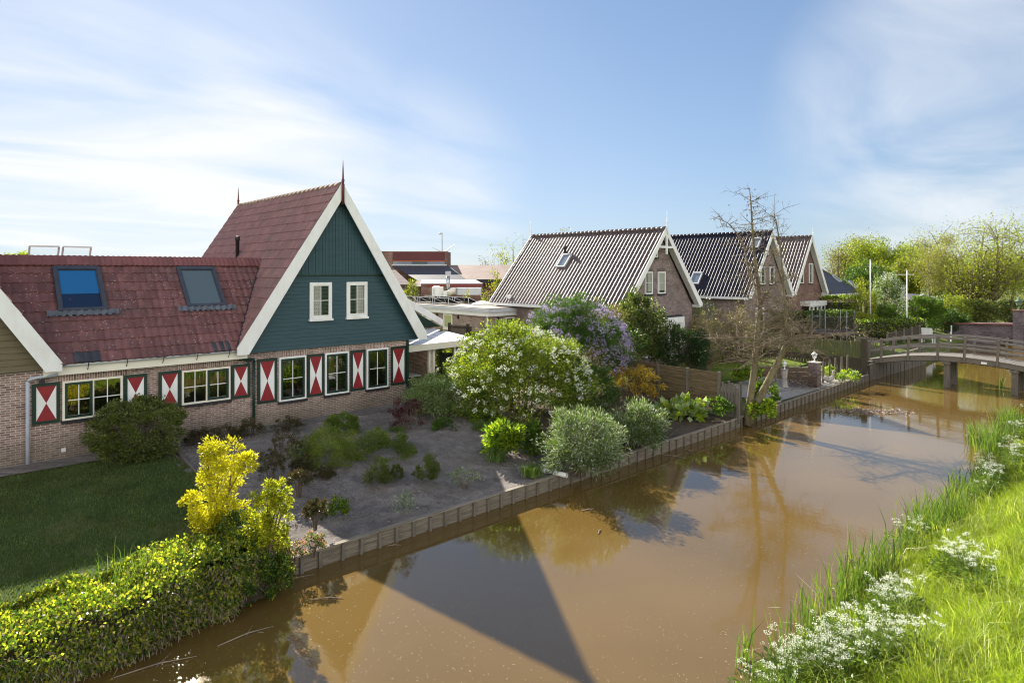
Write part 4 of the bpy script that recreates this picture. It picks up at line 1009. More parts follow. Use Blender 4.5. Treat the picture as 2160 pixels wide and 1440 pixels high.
m.build('pickets', WOODZ, g); MB().box(40.22, 40.26, 12.95, 14.15, 1.3, 1.4).build('rail', WOODZ, g); MB().box(40.22, 40.26, 12.95, 14.15, 1.85, 1.95).build('rail', WOODZ, g)
# fences by the annex
c0 = at_y(948, 704, 35); c1 = at_y(984, 704, 35)
def vfence(name, label, A, B, z0, z1, n, m, pm, cat='fence'):
    f = thing(name, label, cat, ((A.x+B.x)/2, (A.y+B.y)/2, z0)); b = MB()
    for k in range(n):
        p = A.lerp(B, k/n); q = A.lerp(B, (k+.86)/n); b.bar((p.x, p.y, (z0+z1)/2), (q.x, q.y, (z0+z1)/2), .02, z1-z0)
    b.build('boards', m, f); d = (B-A).normalized()
    for e in (A-d*.06, B+d*.06): MB().box(e.x-.06, e.x+.06, e.y-.06, e.y+.06, z0-.2, z1+.1).build('post', pm, f)
    MB().bar((A.x, A.y, z1-.12), (B.x, B.y, z1-.12), .05, .08).build('rail', pm, f)
    return f
A, B = at_y(950, 690, 34), at_y(985, 690, 33.4); vfence('wooden_gate', 'grey upright board gate in front of the flat roofed annex', A, B, .8, 3.12, 9, WOODZ, WOODD, 'gate')
A, B = at_y(990, 700, 33.2), at_y(1130, 700, 31.5)
f = thing('board_fence', 'dark horizontal board fence between the annex and the white flowering shrub', 'fence', (A.x, A.y, .8)); b = MB()
for k in range(7): 
    zz_ = 1.0+k*.29; b.bar((A.x, A.y, zz_), (B.x, B.y, zz_-.05), .025, .25)
b.build('boards', WOODD, f)
for k in range(5):
    p = A.lerp(B, k/4); MB().box(p.x-.07, p.x+.07, p.y-.12, p.y+.02, .5, 3.1).build('post', WOODD, f)
# terrace furniture in the veranda
def chair(label, loc, rot, m):
    c = thing('garden_chair', label, 'chair', (0, 0, 0))
    MB().box(-.27, .27, -.27, .27, .36, .46).build('seat', m, c)
    b = MB(); b.prism([(.22, .44), (.30, .44), (.42, 1.12), (.35, 1.12)], -.27, .27, lambda u, v, w_: (u, w_, v)); b.build('backrest', m, c)
    for s in (-1, 1): MB().box(-.26, .3, s*.29-.035, s*.29+.035, .60, .66).build('armrest', m, c)
    for sx in (-1, 1):
        for sy in (-1, 1): MB().box(sx*.24-.025, sx*.24+.025, sy*.26-.025, sy*.26+.025, 0, .60).build('leg', m, c)
    c.location = loc; c.rotation_euler = (0, 0, rot); return c
g0 = float(hleft(16, 23))+.03
chair('dark high backed garden chair under the veranda roof', (17.3, 23.6, g0), .6, DARKCH).scale = (1.1, 1.1, 1.25)
chair('pale wicker armchair under the veranda roof, left of the dark chair', (16.3, 23.0, g0), 2.4, WICKER)
tb_ = thing('garden_table', 'small table under the veranda roof next to the farmhouse corner', 'table', (15.0, 23.2, g0))
MB().box(14.45, 15.55, 22.8, 23.6, g0+.70, g0+.74).build('table_top', GREYW, tb_)
for a in (14.55, 15.45):
    for b in (22.9, 23.5): MB().box(a-.03, a+.03, b-.03, b+.03, g0, g0+.70).build('leg', DARKF, tb_)
pl = thing('planter', 'low pale planter box with a clipped green plant in the veranda', 'planter', (17.5, 22.9, g0))
MB().box(17.1, 18.2, 22.5, 23.0, g0, g0+.42).build('box', STONE, pl)
# lamp pillar, raised bed, stakes, ornaments on the far garden bank
c = at_y(1718, 800, 31); c.z = .5
p = thing('lamp_pillar', 'grey brick pillar topped by a small white lantern near the canal bank', 'garden lamp', c)
MB().box(c.x-.22, c.x+.22, c.y-.22, c.y+.22, .4, 1.52).build('pillar', BRICK_W, p); MB().box(c.x-.25, c.x+.25, c.y-.25, c.y+.25, 1.52, 1.57).build('cap', STONE, p)
def lantern(par, c, m, k=1.0):
    MB().lathe((c[0], c[1], c[2]), [(.09*k, 0), (.04*k, .04*k), (.03*k, .14*k), (.05*k, .17*k), (.09*k, .19*k), (.11*k, .34*k), (.16*k, .36*k), (.05*k, .46*k), (.02*k, .54*k)], 8).build('lantern', m, par)
lantern(p, (c.x, c.y, 1.57), WHITE)
c = at_y(1655, 815, 30.5); c.z = .5
p = thing('lamp_post', 'pale stone post with a low white lantern between the leaning trunk and the brush pile', 'garden lamp', c)
MB().lathe((c.x, c.y, .45), [(.2, 0), (.15, .08), (.12, .4), (.15, .78), (.19, .84)], 8).build('pillar', STONE, p); lantern(p, (c.x, c.y, 1.28), WHITE, .8)
A, B = at_y(1576, 805, 32.5), at_y(1712, 800, 32)
rbd = thing('raised_bed', 'low raised bed edged with brown planks behind the leafless tree trunks', 'raised bed', (A.x, A.y, .5)); m = MB()
for k in range(3): m.bar((A.x, A.y, .62+k*.19), (B.x, B.y, .62+k*.19), .05, .17)
m.build('boards', WOODB, rbd); MB().bar((A.x, A.y, 1.13), (B.x, B.y, 1.13), .16, .04).build('coping', WOODG, rbd)
C_, D_ = at_y(1595, 775, 34), at_y(1712, 772, 34)
SL_ = ['stake nearest the fence end at the foot of the leafless tree', 'stake between the two leaning tree trunks', 'short stake just right of the grey lamp pillar', 'second stake right of the grey lamp pillar', 'third stake right of the grey lamp pillar', 'fourth stake right of the grey lamp pillar', 'tallest stake, closest to the dark lower boards by the footbridge', 'thin stake behind the leaning trunk']
for k, (u, vt, vb_, Y) in enumerate(((1562, 806, 850, 25.5), (1600, 795, 835, 27), (1736, 762, 797, 32), (1750, 758, 796, 32.4), (1763, 755, 790, 33), (1775, 752, 785, 33.4), (1787, 749, 783, 33.8), (1636, 785, 815, 29.5))):
    a, b = at_y(u, vb_+6, Y), at_y(u+rb.uniform(-1, 1), vt, Y)
    MB().tube([a-Vector((0, 0, .2)), b], [.05, .045], 7).build('stake', WOODZ, None, label='grey wooden '+SL_[k], cat='stake', group='stakes on the far garden bank')
# goose ornament
gq = at_y(1748, 806, 31.2); gz = gq.z
go = thing('goose_statue', 'grey goose ornament with upright neck on the canal edge beside the lamp pillar', 'statue', gq)
gb_ = MB(); R_ = RGT
gb_.tube([gq-R_*.34+Vector((0, 0, .20)), gq-R_*.22+Vector((0, 0, .17)), gq+Vector((0, 0, .15)), gq+R_*.16+Vector((0, 0, .2)), gq+R_*.22+Vector((0, 0, .34)), gq+R_*.21+Vector((0, 0, .50)), gq+R_*.25+Vector((0, 0, .56)), gq+R_*.36+Vector((0, 0, .53))], [.02, .09, .13, .11, .055, .045, .055, .015], 9)
gb_.build('body', STONE, go, True); MB().ball(gq+Vector((0, 0, .03)), .12, 8, 0, (1, 1, .4)).build('base', CONC, go)
st = at_y(1636, 850, 27.5)
so_ = thing('stone_ornament', 'stack of rounded pale stones under the leaning trunk at the canal edge', 'ornament', st)
for k, (r, z) in enumerate(((.24, .15), (.2, .42), (.17, .64))): MB().ball((st.x+.03*k, st.y, st.z+z), r, 10, 0, (1.15, 1, .7)).build('stone', STONE, so_, True)
rk = at_y(1482, 862, 24.2)
MB().prism([(-.3, 0), (.28, 0), (.22, .30), (-.05, .42), (-.26, .24)], -.06, .06, lambda u, v, w_: tuple(rk+RGT*u+Vector((0, 0, v-.05))+VIEW*(w_+v*.3))).build('standing_stone', mat('brown_stone', (.25, .17, .11), (.17, .12, .08), 5, .9), None, label='flat brown stone slab leaning near the board fence', cat='stone')
# drain pipe, edging board, pegs
dp = thing('drain_pipe', 'grey plastic drain pipe poking out over the timber bank wall', 'pipe', (12.8, 12.4, .42))
MB().tube([(12.5, 13.3, .40), (12.72, 12.5, .42), (12.78, 12.25, .42)], .055, 12).build('pipe', PVC, dp, True); MB().tube([(12.77, 12.28, .42), (12.84, 11.86, .42)], .065, 12, 0, False).build('spout', WHITE, dp, True)
MB().tube([(12.69, 12.62, .42), (12.71, 12.52, .42)], .07, 12).build('coupling', WHITE, dp, True)
MB().bar((5.3, 20.45, .80), (4.98, 16.3, .77), .05, .14).build('edging_board', WOODG, None, label='grey timber edging between the lawn and the planting bed', cat='edging')
# trampoline with sagging net
c = at_y(1757, 712, 42); tr_ = thing('trampoline', 'dark round trampoline with sagging safety net behind the mossy fence', 'trampoline', c)
cz = at_y(1757, 700, 42).z; R0 = 1.25; m = MB()
ringp = [(c.x+R0*math.cos(a), c.y+R0*math.sin(a)) for a in np.linspace(0, 2*math.pi, 25)]
m.tube([(x, y, cz) for x, y in ringp], .08, 6).build('frame', LEAD, tr_)
MB().face([(x, y, cz-.02) for x, y in ringp[:-1]]).build('mat', BLACK, tr_)
for k in range(0, 24, 4):
    x, y = ringp[k]; MB().tube([(x, y, .6), (x, y, cz+1.45)], .022, 5).build('pole', STEEL, tr_)
nt = MB(); rn = random.Random(3)
for k in range(24):
    (x0, y0), (x1, y1) = ringp[k], ringp[k+1]; zt0 = cz+1.4-.55*abs(math.sin(k*math.pi/4)); zt1 = cz+1.4-.55*abs(math.sin((k+1)*math.pi/4))
    for j in range(5):
        f = j/4; nt.tube([(x0, y0, cz+(zt0-cz)*f), (x1, y1, cz+(zt1-cz)*f)], .008, 3)
    for j in range(3):
        f = j/3; nt.tube([(x0+(x1-x0)*f, y0+(y1-y0)*f, cz), (x0+(x1-x0)*f, y0+(y1-y0)*f, zt0+(zt1-zt0)*f)], .008, 3)
nt.build('net', BLACK, tr_)
# flagpoles
for u, v0, v1, Y, lb, bar in ((1836, 549, 640, 52, 'thin white flagpole standing behind the white blossom shrub, left one', False), (1913, 571, 692, 49, 'white flagpole with a short crossbar near the top beside the clipped hedge', True)):
    a, b = at_y(u, v1, Y), at_y(u, v0, Y); a.z = .7
    p = thing('flagpole', lb, 'flagpole', a, 'white flagpoles'); MB().tube([a, b], [.05, .04], 8).build('pole', WHITE, p, True); MB().ball(b, .06, 8).build('knob', WHITE, p, True)
    if bar: MB().bar(at_y(u-24, 579, Y), at_y(u+14, 579, Y), .04, .05).build('crossbar', GREYW, p)
# white garden chair on the bank, sloping boards, post
c = at_y(1958, 712, 48); c.z = float(hleft(c.x, c.y))
wc = thing('garden_chair', 'white garden armchair on the grass beyond the footbridge', 'chair', c)
MB().box(c.x-.3, c.x+.35, c.y-.35, c.y+.35, c.z+.36, c.z+.44).build('seat', WHITE, wc)
MB().prism([(-.3, .4), (-.22, .4), (-.34, 1.15), (-.42, 1.15)], -.35, .35, lambda u, v, w_: (c.x+u, c.y+w_, c.z+v)).build('backrest', WHITE, wc)
for s in (-1, 1):
    MB().box(c.x-.35, c.x+.42, c.y+s*.37-.05, c.y+s*.37+.05, c.z+.62, c.z+.67).build('armrest', WHITE, wc)
    for x in (-.25, .3): MB().box(c.x+x-.035, c.x+x+.035, c.y+s*.34-.035, c.y+s*.34+.035, c.z-.05, c.z+.62).build('leg', WHITE, wc)
A, B = at_y(1870, 716, 45.5), at_y(1938, 700, 47.5)
sb_ = thing('timber_revetment', 'low dark plank revetment sloping up below the clipped hedge', 'retaining wall', A); m = MB()
for k in range(4): m.bar(A+Vector((0, 0, -.1+k*.15)), B+Vector((0, 0, -.1+k*.15)), .06, .14)
m.build('boards', WOODD, sb_)
for k in range(5): q = A.lerp(B, k/4); MB().box(q.x-.05, q.x+.05, q.y-.1, q.y, q.z-.5, q.z+.55).build('post', WOODZ, sb_)
MB().tube([at_y(2006, 722, 50), at_y(2007, 686, 50)], .045, 6).build('mooring_post', GREYW, None, label='thin pale post on the bank before the brick bridge', cat='post')
# brick arch bridge
BB = thing('brick_bridge', 'dark brick arch bridge with a pillar and lantern at the right edge', 'bridge', (64, 9, 0))
pl = [(15.5, 0-.6), (15.5, 1.42), (10.75, 1.62), (10.75, 1.62), (8.5, 1.72), (2.0, 1.5), (2.0, -.6), (5.4, -.6)]
ar = [(8.5+3.15*math.cos(a), -.15+1.05*math.sin(a)) for a in np.linspace(math.pi, 0, 17)]
pl = [(15.5, -.6), (15.5, 1.42), (8.5, 1.70), (1.5, 1.45), (1.5, -.6), (5.35, -.6)]+ar+[(11.65, -.6)]
BK = brick('bridge_brick', (.10, .075, .085), (.19, .145, .16), (.16, .14, .15))
MB().prism(pl, 64, 67.5, lambda u, v, w_: (w_, u, v)).build('arch_wall', BK, BB)
cpb = MB()
for (a, za), (b, zb_) in (((15.6, 1.47), (10.8, 1.66)), ((10.1, 1.68), (8.5, 1.75)), ((8.5, 1.75), (1.5, 1.5))): cpb.bar((64, a, za+.03), (64, b, zb_+.03), .5, .10)
cpb.build('coping', mat('red_coping', (.22, .09, .07), (.16, .07, .06), 3, .8), BB)
MB().box(63.75, 64.5, 10.1, 10.78, -.4, 2.75).build('pillar', BK, BB); MB().box(63.68, 64.57, 10.03, 10.85, 2.75, 2.85).build('pillar_cap', mat('red_cap', (.2, .09, .07), (.15, .07, .06), 3, .8), BB)
lantern(BB, (64.1, 10.44, 2.85), mat('verdigris', (.12, .17, .10), (.09, .13, .08), 4, .6), 1.9)
# roofs showing among the trees on the right
CT = thing('cottage', 'low cottage with a reddish tiled hip roof half hidden behind trees', 'house', at_y(1910, 640, 85))
P = [at_y(1868, 573, 85), at_y(1930, 572, 85), at_y(1928, 573, 92), at_y(1870, 572, 92)]; t0_, t1_ = at_y(1893, 550, 88), at_y(1912, 550, 88)
MB().face([P[0], P[1], t1_, t0_]).face([P[1], P[2], t1_]).face([P[0], t0_, P[3]]).build('roof', mat('faded_roof', (.17, .11, .08), (.12, .08, .06), 2, .8), CT)
a_, b_ = at_y(1872, 573, 85.5), at_y(1926, 573, 85.5); MB().bar((a_.x, a_.y, 3.2), (b_.x, b_.y, 3.2), 3, 4.8).build('brick_wall', BRICK_R, CT)
GH = thing('garden_shed', 'low garden shed with pale edged roof among the bushes on the right', 'shed', at_y(1955, 660, 62))
L_, T_, R2 = at_y(1921, 632, 62), at_y(1948, 621, 62), at_y(1992, 633, 62); bk = VIEW*4
MB().face([L_, T_, T_+bk, L_+bk]).face([T_, R2, R2+bk, T_+bk]).build('roof', TILE_D, GH); MB().bar(L_, T_, .12, .12).bar(T_, R2, .12, .12).build('bargeboard', ALU, GH)
m = MB(); m.face([L_, (L_.x, L_.y, .5), (R2.x, R2.y, .5), R2, T_]); m.build('board_wall', WOODD, GH)
# floating sticks
rt_ = random.Random(11)
for k, (u, v, ln, a) in enumerate(((330, 1405, 1.1, .5), (690, 1262, .6, .1), (1420, 962, .9, -.6), (1450, 950, .7, -1.2), (1240, 1075, .35, .3), (620, 1222, .8, .6), (1265, 1120, .3, 1.2), (520, 1340, .9, .7), (1100, 1050, .4, .4), (830, 1150, .3, .2))):
    c = at_z(u, v, .012); d = RGT*math.cos(a)+VIEW*math.sin(a); e = RGT*math.cos(a+.9)+VIEW*math.sin(a+.9)
    b = MB().tube([c-d*ln/2, c+Vector((0, 0, .015))+e*ln*.06, c+d*ln/2], [.008, .012, .004], 5)
    b.tube([c, c+e*ln*.28+Vector((0, 0, .03))], [.007, .003], 4).tube([c+d*ln*.2, c+d*ln*.35-e*ln*.12], [.006, .003], 4)
    b.build('floating_twig', TWIGP, None, label='pale bare twig floating on the brown canal water', cat='twig', group='twigs floating on the canal')
rng = np.random.default_rng(8); n = 2600
U = rng.uniform(150, 2000, n); W_ = 820+(1440-820)*rng.random(n)**.8
dn = [at_z(u, v, .004) for u, v in zip(U, W_)]
B = np.array([p for p in dn if 4.8 < p.y < 12.05 and p.x > 1.5]); keep = fbm(B[:, 0]*.5, B[:, 1]*.5, 31) > .44; B = B[keep]
D = rng.normal(size=B.shape)*np.array([1, 1, .02]); V, Q = leaf_geo(B, D, .02+.03*rng.random(len(B)), .012, rng); V[:, 2] = .005
tag(np_mesh('floating_debris', V, [Q], mat('debris', (.4, .33, .2), (.25, .2, .12), 5)), 'scattered pale specks of leaf and seed floating on the canal', 'debris', kind='stuff')
c0 = np.array(at_z(1835, 868, .01)); n = 700; g = rng.normal(size=(n, 2)); P = c0+np.outer(g[:, 0]*.8, np.array(RGT))+np.outer(g[:, 1]*.28, np.array(VIEW)); P[:, 2] = .01+.03*rng.random(n)
V, Q = leaf_geo(P, rng.normal(size=P.shape)*np.array([1, 1, .15]), .16, .03, rng)
tag(np_mesh('reed_litter', V, [Q], mat('dead_reed', (.36, .28, .22), (.22, .17, .13), 5)), 'mat of dead reed litter floating in front of the footbridge', 'litter', kind='stuff')
# ------------------------------------------------------------------ plants
def stems(par, rng, c, z0, r, h, k, rad, m, name='stems', spread=.75):
    b = MB()
    for j in range(k):
        a = rng.random()*2*math.pi; q = r*spread*math.sqrt(rng.random()); hh = h*(.55+.4*rng.random())
        e = Vector((c[0]+q*math.cos(a), c[1]+q*math.sin(a), z0+hh)); s0 = Vector((c[0]+.12*r*math.cos(a), c[1]+.12*r*math.sin(a), z0-.1))
        md = s0.lerp(e, .5)+Vector((0, 0, .12*h))
        b.tube([s0, md, e], [rad, rad*.7, rad*.25], 5, 0, False)
        for i in range(3):
            f = s0.lerp(e, .4+.5*rng.random())+Vector((0, 0, .08*h)); g = f+Vector((rng.normal(), rng.normal(), abs(rng.normal())*.6))*r*.22
            b.tube([f, g], [rad*.45, rad*.15], 4, 0, False)
    return b.build(name, m, par)
SEED = [100]
def bush(name, label, cat, u0, u1, vt, vb, zb, n, L, m, k=40, asp=.5, stem=(6, .02, TWIG), blossom=None, dr=.7, inner=.45, rc=.27, low=-.6, frac=None, group=None, squash=1., zc=.5, ptop=None):
    SEED[0] += 1; rng = np.random.default_rng(SEED[0])
    um = (u0+u1)/2; p = at_z(um, vb, zb) if vb > 580 else at_y(um, vb, 50)
    r = (u1-u0)/2*depth(p)/F; c = p+VIEW*r*dr; Y = depth(c); r = (u1-u0)/2*Y/F*.97
    zt = EYE-(vt-VH)/F*Y; c = VIEW*Y+RGT*((um-1080)/F*Y); c.z = zb
    h = max(zt-zb, .15)
    return bush_at(name, label, cat, c, r, h, n, L, m, k, asp, stem, blossom, inner, rc, low, frac, group, squash, zc, rng)
def bush_at(name, label, cat, c, r, h, n, L, m, k=40, asp=.5, stem=(6, .02, TWIG), blossom=None, inner=.45, rc=.27, low=-.6, frac=None, group=None, squash=1., zc=.5, rng=None):
    if rng is None: SEED[0] += 1; rng = np.random.default_rng(SEED[0])
    t = thing(name, label, cat, c, group)
    rz = h*(1-zc)*.92; cc = (c[0], c[1], c[2]+h*zc)
    P, D = clumps(rng, n, k, cc, r, r*squash, rz, inner, rc, low)
    dn = P[:, 2] < cc[2]; P[dn, 2] = cc[2]-(cc[2]-P[dn, 2])*(h*zc*1.02/rz)
    lowp = P[:, 2] < c[2]+.02; P[lowp, 2] = c[2]+.02+rng.random(lowp.sum())*h*.25
    leaf_mesh('foliage', P, D, L*(.6+.7*rng.random(n)), L*asp*(.7+.5*rng.random(n)), m, t, rng, frac)
    if stem: stems(t, rng, c, c[2], r, h, *stem)
    if blossom:
        nb, lb, mb, per, rad, sel = blossom
        d = norm(rng.normal(size=(nb*6, 3))); d = d[d[:, 2] > -.5]
        if sel is not None: d = d[(d @ np.array(sel[0])) > sel[1]]
        d = d[:nb]; C = d*(.93+.14*rng.random(len(d)))[:, None]*np.array([r, r*squash, rz])+np.array(cc)
        o = norm(rng.normal(size=(len(d)*per, 3))); PP = np.repeat(C, per, 0)+o*rad*np.array([1, 1, .8])*(rng.random((len(o), 1))**.4)
        leaf_mesh('blossoms', PP, o+.3*rng.normal(size=o.shape), lb, lb*.8, mb, t, rng)['kind'] = 'stuff'
    return t
CAMD = (-.55, -.75, .35)
# garden bed in front of the farmhouse
bush('round_bush', 'large dark rounded evergreen bush on the lawn against the farmhouse wall', 'shrub', 203, 383, 840, 988, .78, 24000, .062, L_BOX, 170, .6, dr=.95, inner=.86, rc=.16, low=-.9, zc=.46)
bush('green_shrub', 'pale green mounded shrub at the right corner of the farmhouse', 'shrub', 858, 992, 790, 888, .74, 16000, .075, [L_PALE, L_YGD], 100, .5, frac=[.75, .25], inner=.6, rc=.25)
bush('snowball_bush', 'big leafy bush covered in round white flower heads beside the veranda', 'shrub', 938, 1246, 684, 896, .70, 42000, .085, L_VIB, 150, .7, (14, .035, TWIG), (210, .045, L_WHITE, 26, .075, (CAMD, -.1)), dr=.55, rc=.22, zc=.42)
bush('lilac', 'tall lilac bush with purple flower clusters behind the white flowering bush', 'shrub', 1092, 1330, 626, 850, .72, 34000, .09, L_LIL, 140, .65, (14, .04, TWIG), (330, .05, L_LILAC, 22, .12, ((.25, -.75, .55), -.2)), dr=.75, rc=.22)
bush('lilac', 'paler lilac bush half hidden between the purple lilac and the evergreen', 'shrub', 1215, 1345, 640, 815, .74, 14000, .08, L_OLV, 60, .55, (16, .02, TWIGP), (50, .045, L_LILAC, 14, .08, None), dr=.9)
bush('tall_evergreen', 'tall glossy upright evergreen shrub in front of the nearest brick house gable', 'shrub', 1274, 1398, 606, 805, .78, 20000, .12, [L_YGD, L_DARK, L_OLV], 90, .42, (10, .04, BARK), frac=[.4, .4, .2], dr=.8, rc=.24)
bush('evergreen_shrub', 'dark holly like shrub with pale flower specks right of the tall evergreen', 'shrub', 1375, 1490, 682, 805, .76, 13000, .1, L_DARK, 60, .5, (8, .03, BARK), (60, .05, L_PALE, 8, .08, None), dr=.9)
bush('azalea', 'orange yellow azalea bush in bloom in front of the board fence', 'shrub', 1272, 1396, 772, 858, .62, 5600, .075, [L_ORANGE, L_OLV], 55, .5, (16, .015, TWIG), frac=[.72, .28], rc=.2)
bush('dappled_willow', 'large variegated silver willow bush hanging over the timber bank wall', 'shrub', 1138, 1312, 858, 1010, .30, 17000, .11, [L_SILVER, L_YGD, L_GREEN], 60, .22, (30, .012, TWIG), frac=[.5, .3, .2], dr=.5, rc=.34, inner=.35, zc=.4)
bush('dappled_willow', 'smaller variegated silver willow bush right of the larger one', 'shrub', 1284, 1404, 848, 955, .32, 12000, .11, [L_SILVER, L_YGD, L_GREEN], 45, .22, (24, .012, TWIG), frac=[.42, .35, .23], dr=.55, rc=.34, inner=.35, zc=.4)
bush('lily_clump', 'bright green leafy clump lit by sun beside the silver willow', 'plant', 1022, 1108, 888, 972, .50, 2600, .16, [L_LIME, L_GREEN], 40, .4, None, frac=[.5, .5], rc=.3)
bush('green_plant', 'small bright green plant behind the sunlit leafy clump', 'plant', 990, 1058, 858, 905, .62, 1500, .12, [L_LIME, L_GREEN], 30, .4, None, frac=[.45, .55])
bush('green_plant', 'dark green leafy plant between the leafy clump and the silver willow', 'plant', 1085, 1152, 890, 965, .48, 2200, .12, L_GREEN, 30, .35, None)
bush('purple_shrub', 'thin dark purple leaved shrub near the farmhouse corner', 'shrub', 818, 902, 838, 918, .70, 2300, .06, L_PURPLE, 50, .5, (18, .01, TWIG), rc=.16)
bush('low_plant', 'low fresh green plant under the pale green mounded shrub', 'plant', 912, 965, 878, 918, .66, 1200, .07, L_GREEN, 25, .5, None)
bush('low_shrub', 'mid green low shrub close to the farmhouse path', 'shrub', 688, 760, 872, 925, .74, 5200, .06, [L_COVER, L_GREEN], 40, .5, None, frac=[.4, .6])
bush('heather_patch', 'wide yellowish green spreading heather in the planting bed', 'ground cover', 618, 765, 900, 990, .62, 13000, .055, L_COVER, 150, .4, None, dr=.5, rc=.22, low=-.2, zc=.15)
bush('heather_patch', 'second spreading heather patch right of the wide one', 'ground cover', 750, 875, 898, 972, .62, 8500, .055, [L_COVER, L_YGD], 60, .4, None, frac=[.5, .5], dr=.5, rc=.2, low=-.2, zc=.15)
bush('heather_mound', 'low olive heather mound in the middle of the bare soil', 'plant', 772, 828, 970, 1028, .55, 3600, .05, L_BOX, 30, .4, None, low=-.3, zc=.2)
bush('heather_mound', 'tiny heather mound just right of the olive mound', 'plant', 824, 850, 972, 1012, .55, 1400, .05, L_BOX, 18, .4, None, low=-.3, zc=.2)
bush('heather_mound', 'dark green heather mound nearer the sunlit leafy clump', 'plant', 874, 932, 958, 1016, .55, 3800, .05, [L_BOX, L_YGD], 30, .4, None, frac=[.7, .3], low=-.3, zc=.2)
bush('lavender', 'grey silvery low plant on the bare soil near the bank wall', 'plant', 940, 1022, 990, 1032, .48, 1300, .05, [L_SILVER, L_BOX], 40, .3, (10, .006, TWIG), frac=[.6, .4], rc=.2)
bush('lavender', 'small silver grey tuft close to the timber bank wall', 'plant', 826, 880, 1036, 1088, .44, 1200, .045, L_SILVER, 30, .3, None, low=-.3, zc=.2)
bush('round_plant', 'little round bright green plant alone on the bare soil', 'plant', 690, 736, 1046, 1092, .47, 1100, .055, [L_LIME, L_GREEN], 25, .5, None, frac=[.35, .65], low=-.3, zc=.25)
RL = ['leafless looking rose bush nearest the dark green downpipe', 'brown rose bush left of the wide heather patch', 'rose bush between the golden shrub and the heather', 'straggly rose bush beside the farmhouse path', 'small brown rose bush on the open soil', 'low rose bush behind the shorter golden shrub',
      'rose bush right behind the tall golden shrub', 'sparse rose bush near the timber edging', 'thin rose bush below the wide heather patch', 'rose bush against the wall under the middle shutters']
for k, (u0, u1, vt, vb) in enumerate(((500, 560, 880, 935), (565, 640, 905, 985), (545, 600, 945, 1030), (575, 640, 876, 925), (665, 706, 985, 1020), (640, 690, 1050, 1115), (600, 660, 985, 1055), (395, 450, 900, 950), (615, 660, 960, 1010), (450, 510, 895, 945))):
    bush('rose_bush', RL[k], 'shrub', u0, u1, vt, vb, .66 if vb < 1000 else .56, 1700, .05, L_BROWN, 40, .55, (16, .007, TWIG), rc=.2, low=-.3, group='rose bushes in the bed')
bush('salmon_azalea', 'small plant with salmon pink young leaves at the bank wall end', 'plant', 636, 684, 1122, 1172, .40, 500, .06, [L_PINK, L_YGD], 22, .5, (8, .008, TWIG), frac=[.4, .6], rc=.2)
bush('rhubarb', 'large leaved pale green plant at the bank right of the willows', 'plant', 1392, 1480, 838, 885, .46, 420, .30, [L_PALE, L_LIME], 26, .8, None, frac=[.6, .4], rc=.3, low=-.1, zc=.2)
bush('low_plant', 'dark leafy plant at the foot of the board fence', 'plant', 1492, 1545, 838, 885, .42, 700, .11, L_GREEN, 24, .6, None)
bush('hostas', 'bright leafy plant growing between the leaning tree trunks', 'plant', 1540, 1606, 770, 815, .6, 900, .15, [L_LIME, L_GREEN], 24, .7, None, frac=[.6, .4])
bush('hostas', 'lime green plant hanging over the bank wall right of the trunks', 'plant', 1578, 1632, 835, 892, .25, 1000, .13, [L_LIME, L_GREEN], 24, .7, None, frac=[.65, .35])
bush('hostas', 'dark leafy plant under the leaning trunk behind the stone stack', 'plant', 1590, 1640, 800, 850, .45, 900, .12, [L_LIME, L_GREEN], 24, .7, None, frac=[.3, .7])
bush('green_plant', 'pale green leafy plant at the water edge left of the plank wall', 'plant', 1762, 1808, 783, 806, .42, 420, .14, [L_PALE, L_LIME], 18, .7, None, frac=[.5, .5])
bush('green_plant', 'yellow green plant behind the stakes beside the lamp pillar', 'plant', 1724, 1760, 770, 798, .55, 600, .1, L_LIME, 18, .6, None)
bush('undergrowth', 'dark leafy undergrowth beneath the purple lilac', 'shrub', 1180, 1300, 770, 872, .66, 6500, .09, [L_LIL, L_GREEN], 60, .55, (8, .02, TWIG), frac=[.6, .4], rc=.25)
bush('undergrowth', 'yellow green undergrowth at the left foot of the big white flowering bush', 'shrub', 935, 1035, 818, 892, .68, 4200, .075, [L_PALE, L_VIB, L_OLV], 50, .5, (10, .012, TWIG), frac=[.35, .4, .25])
bush('undergrowth', 'low leafy undergrowth between the two silver willows and the lilac', 'shrub', 1150, 1300, 838, 890, .6, 4200, .08, [L_GREEN, L_SILVER, L_BROWN], 60, .5, (10, .012, TWIG), frac=[.5, .25, .25])
# strap leaved tufts
def tuft(label, u, vb, zb, h, n, m=None, spread=.12, wd=.018, lean=.9):
    SEED[0] += 1; rng = np.random.default_rng(SEED[0]); p = at_z(u, vb, zb); t = thing('grass_tuft', label, 'plant', p)
    B = np.array(p)+np.stack([rng.normal(size=n)*spread, rng.normal(size=n)*spread, np.zeros(n)], 1)
    blades('foliage', B, h*(.6+.5*rng.random(n)), lean, wd, m or L_IRIS, t, rng)
tuft('arching strap leaved tuft in front of the sunlit leafy clump', 1048, 970, .5, .6, 420)
tuft('arching strap leaved tuft under the bright green plant by the white bush', 1018, 915, .6, .6, 320)
tuft('drooping dark tuft beside the drain pipe', 1122, 1002, .42, .42, 300, L_REED)
tuft('strap leaved tuft against the silver willow', 1128, 955, .48, .7, 300, L_REED)
tuft('grassy tuft in front of the purple shrub', 838, 918, .66, .45, 260)
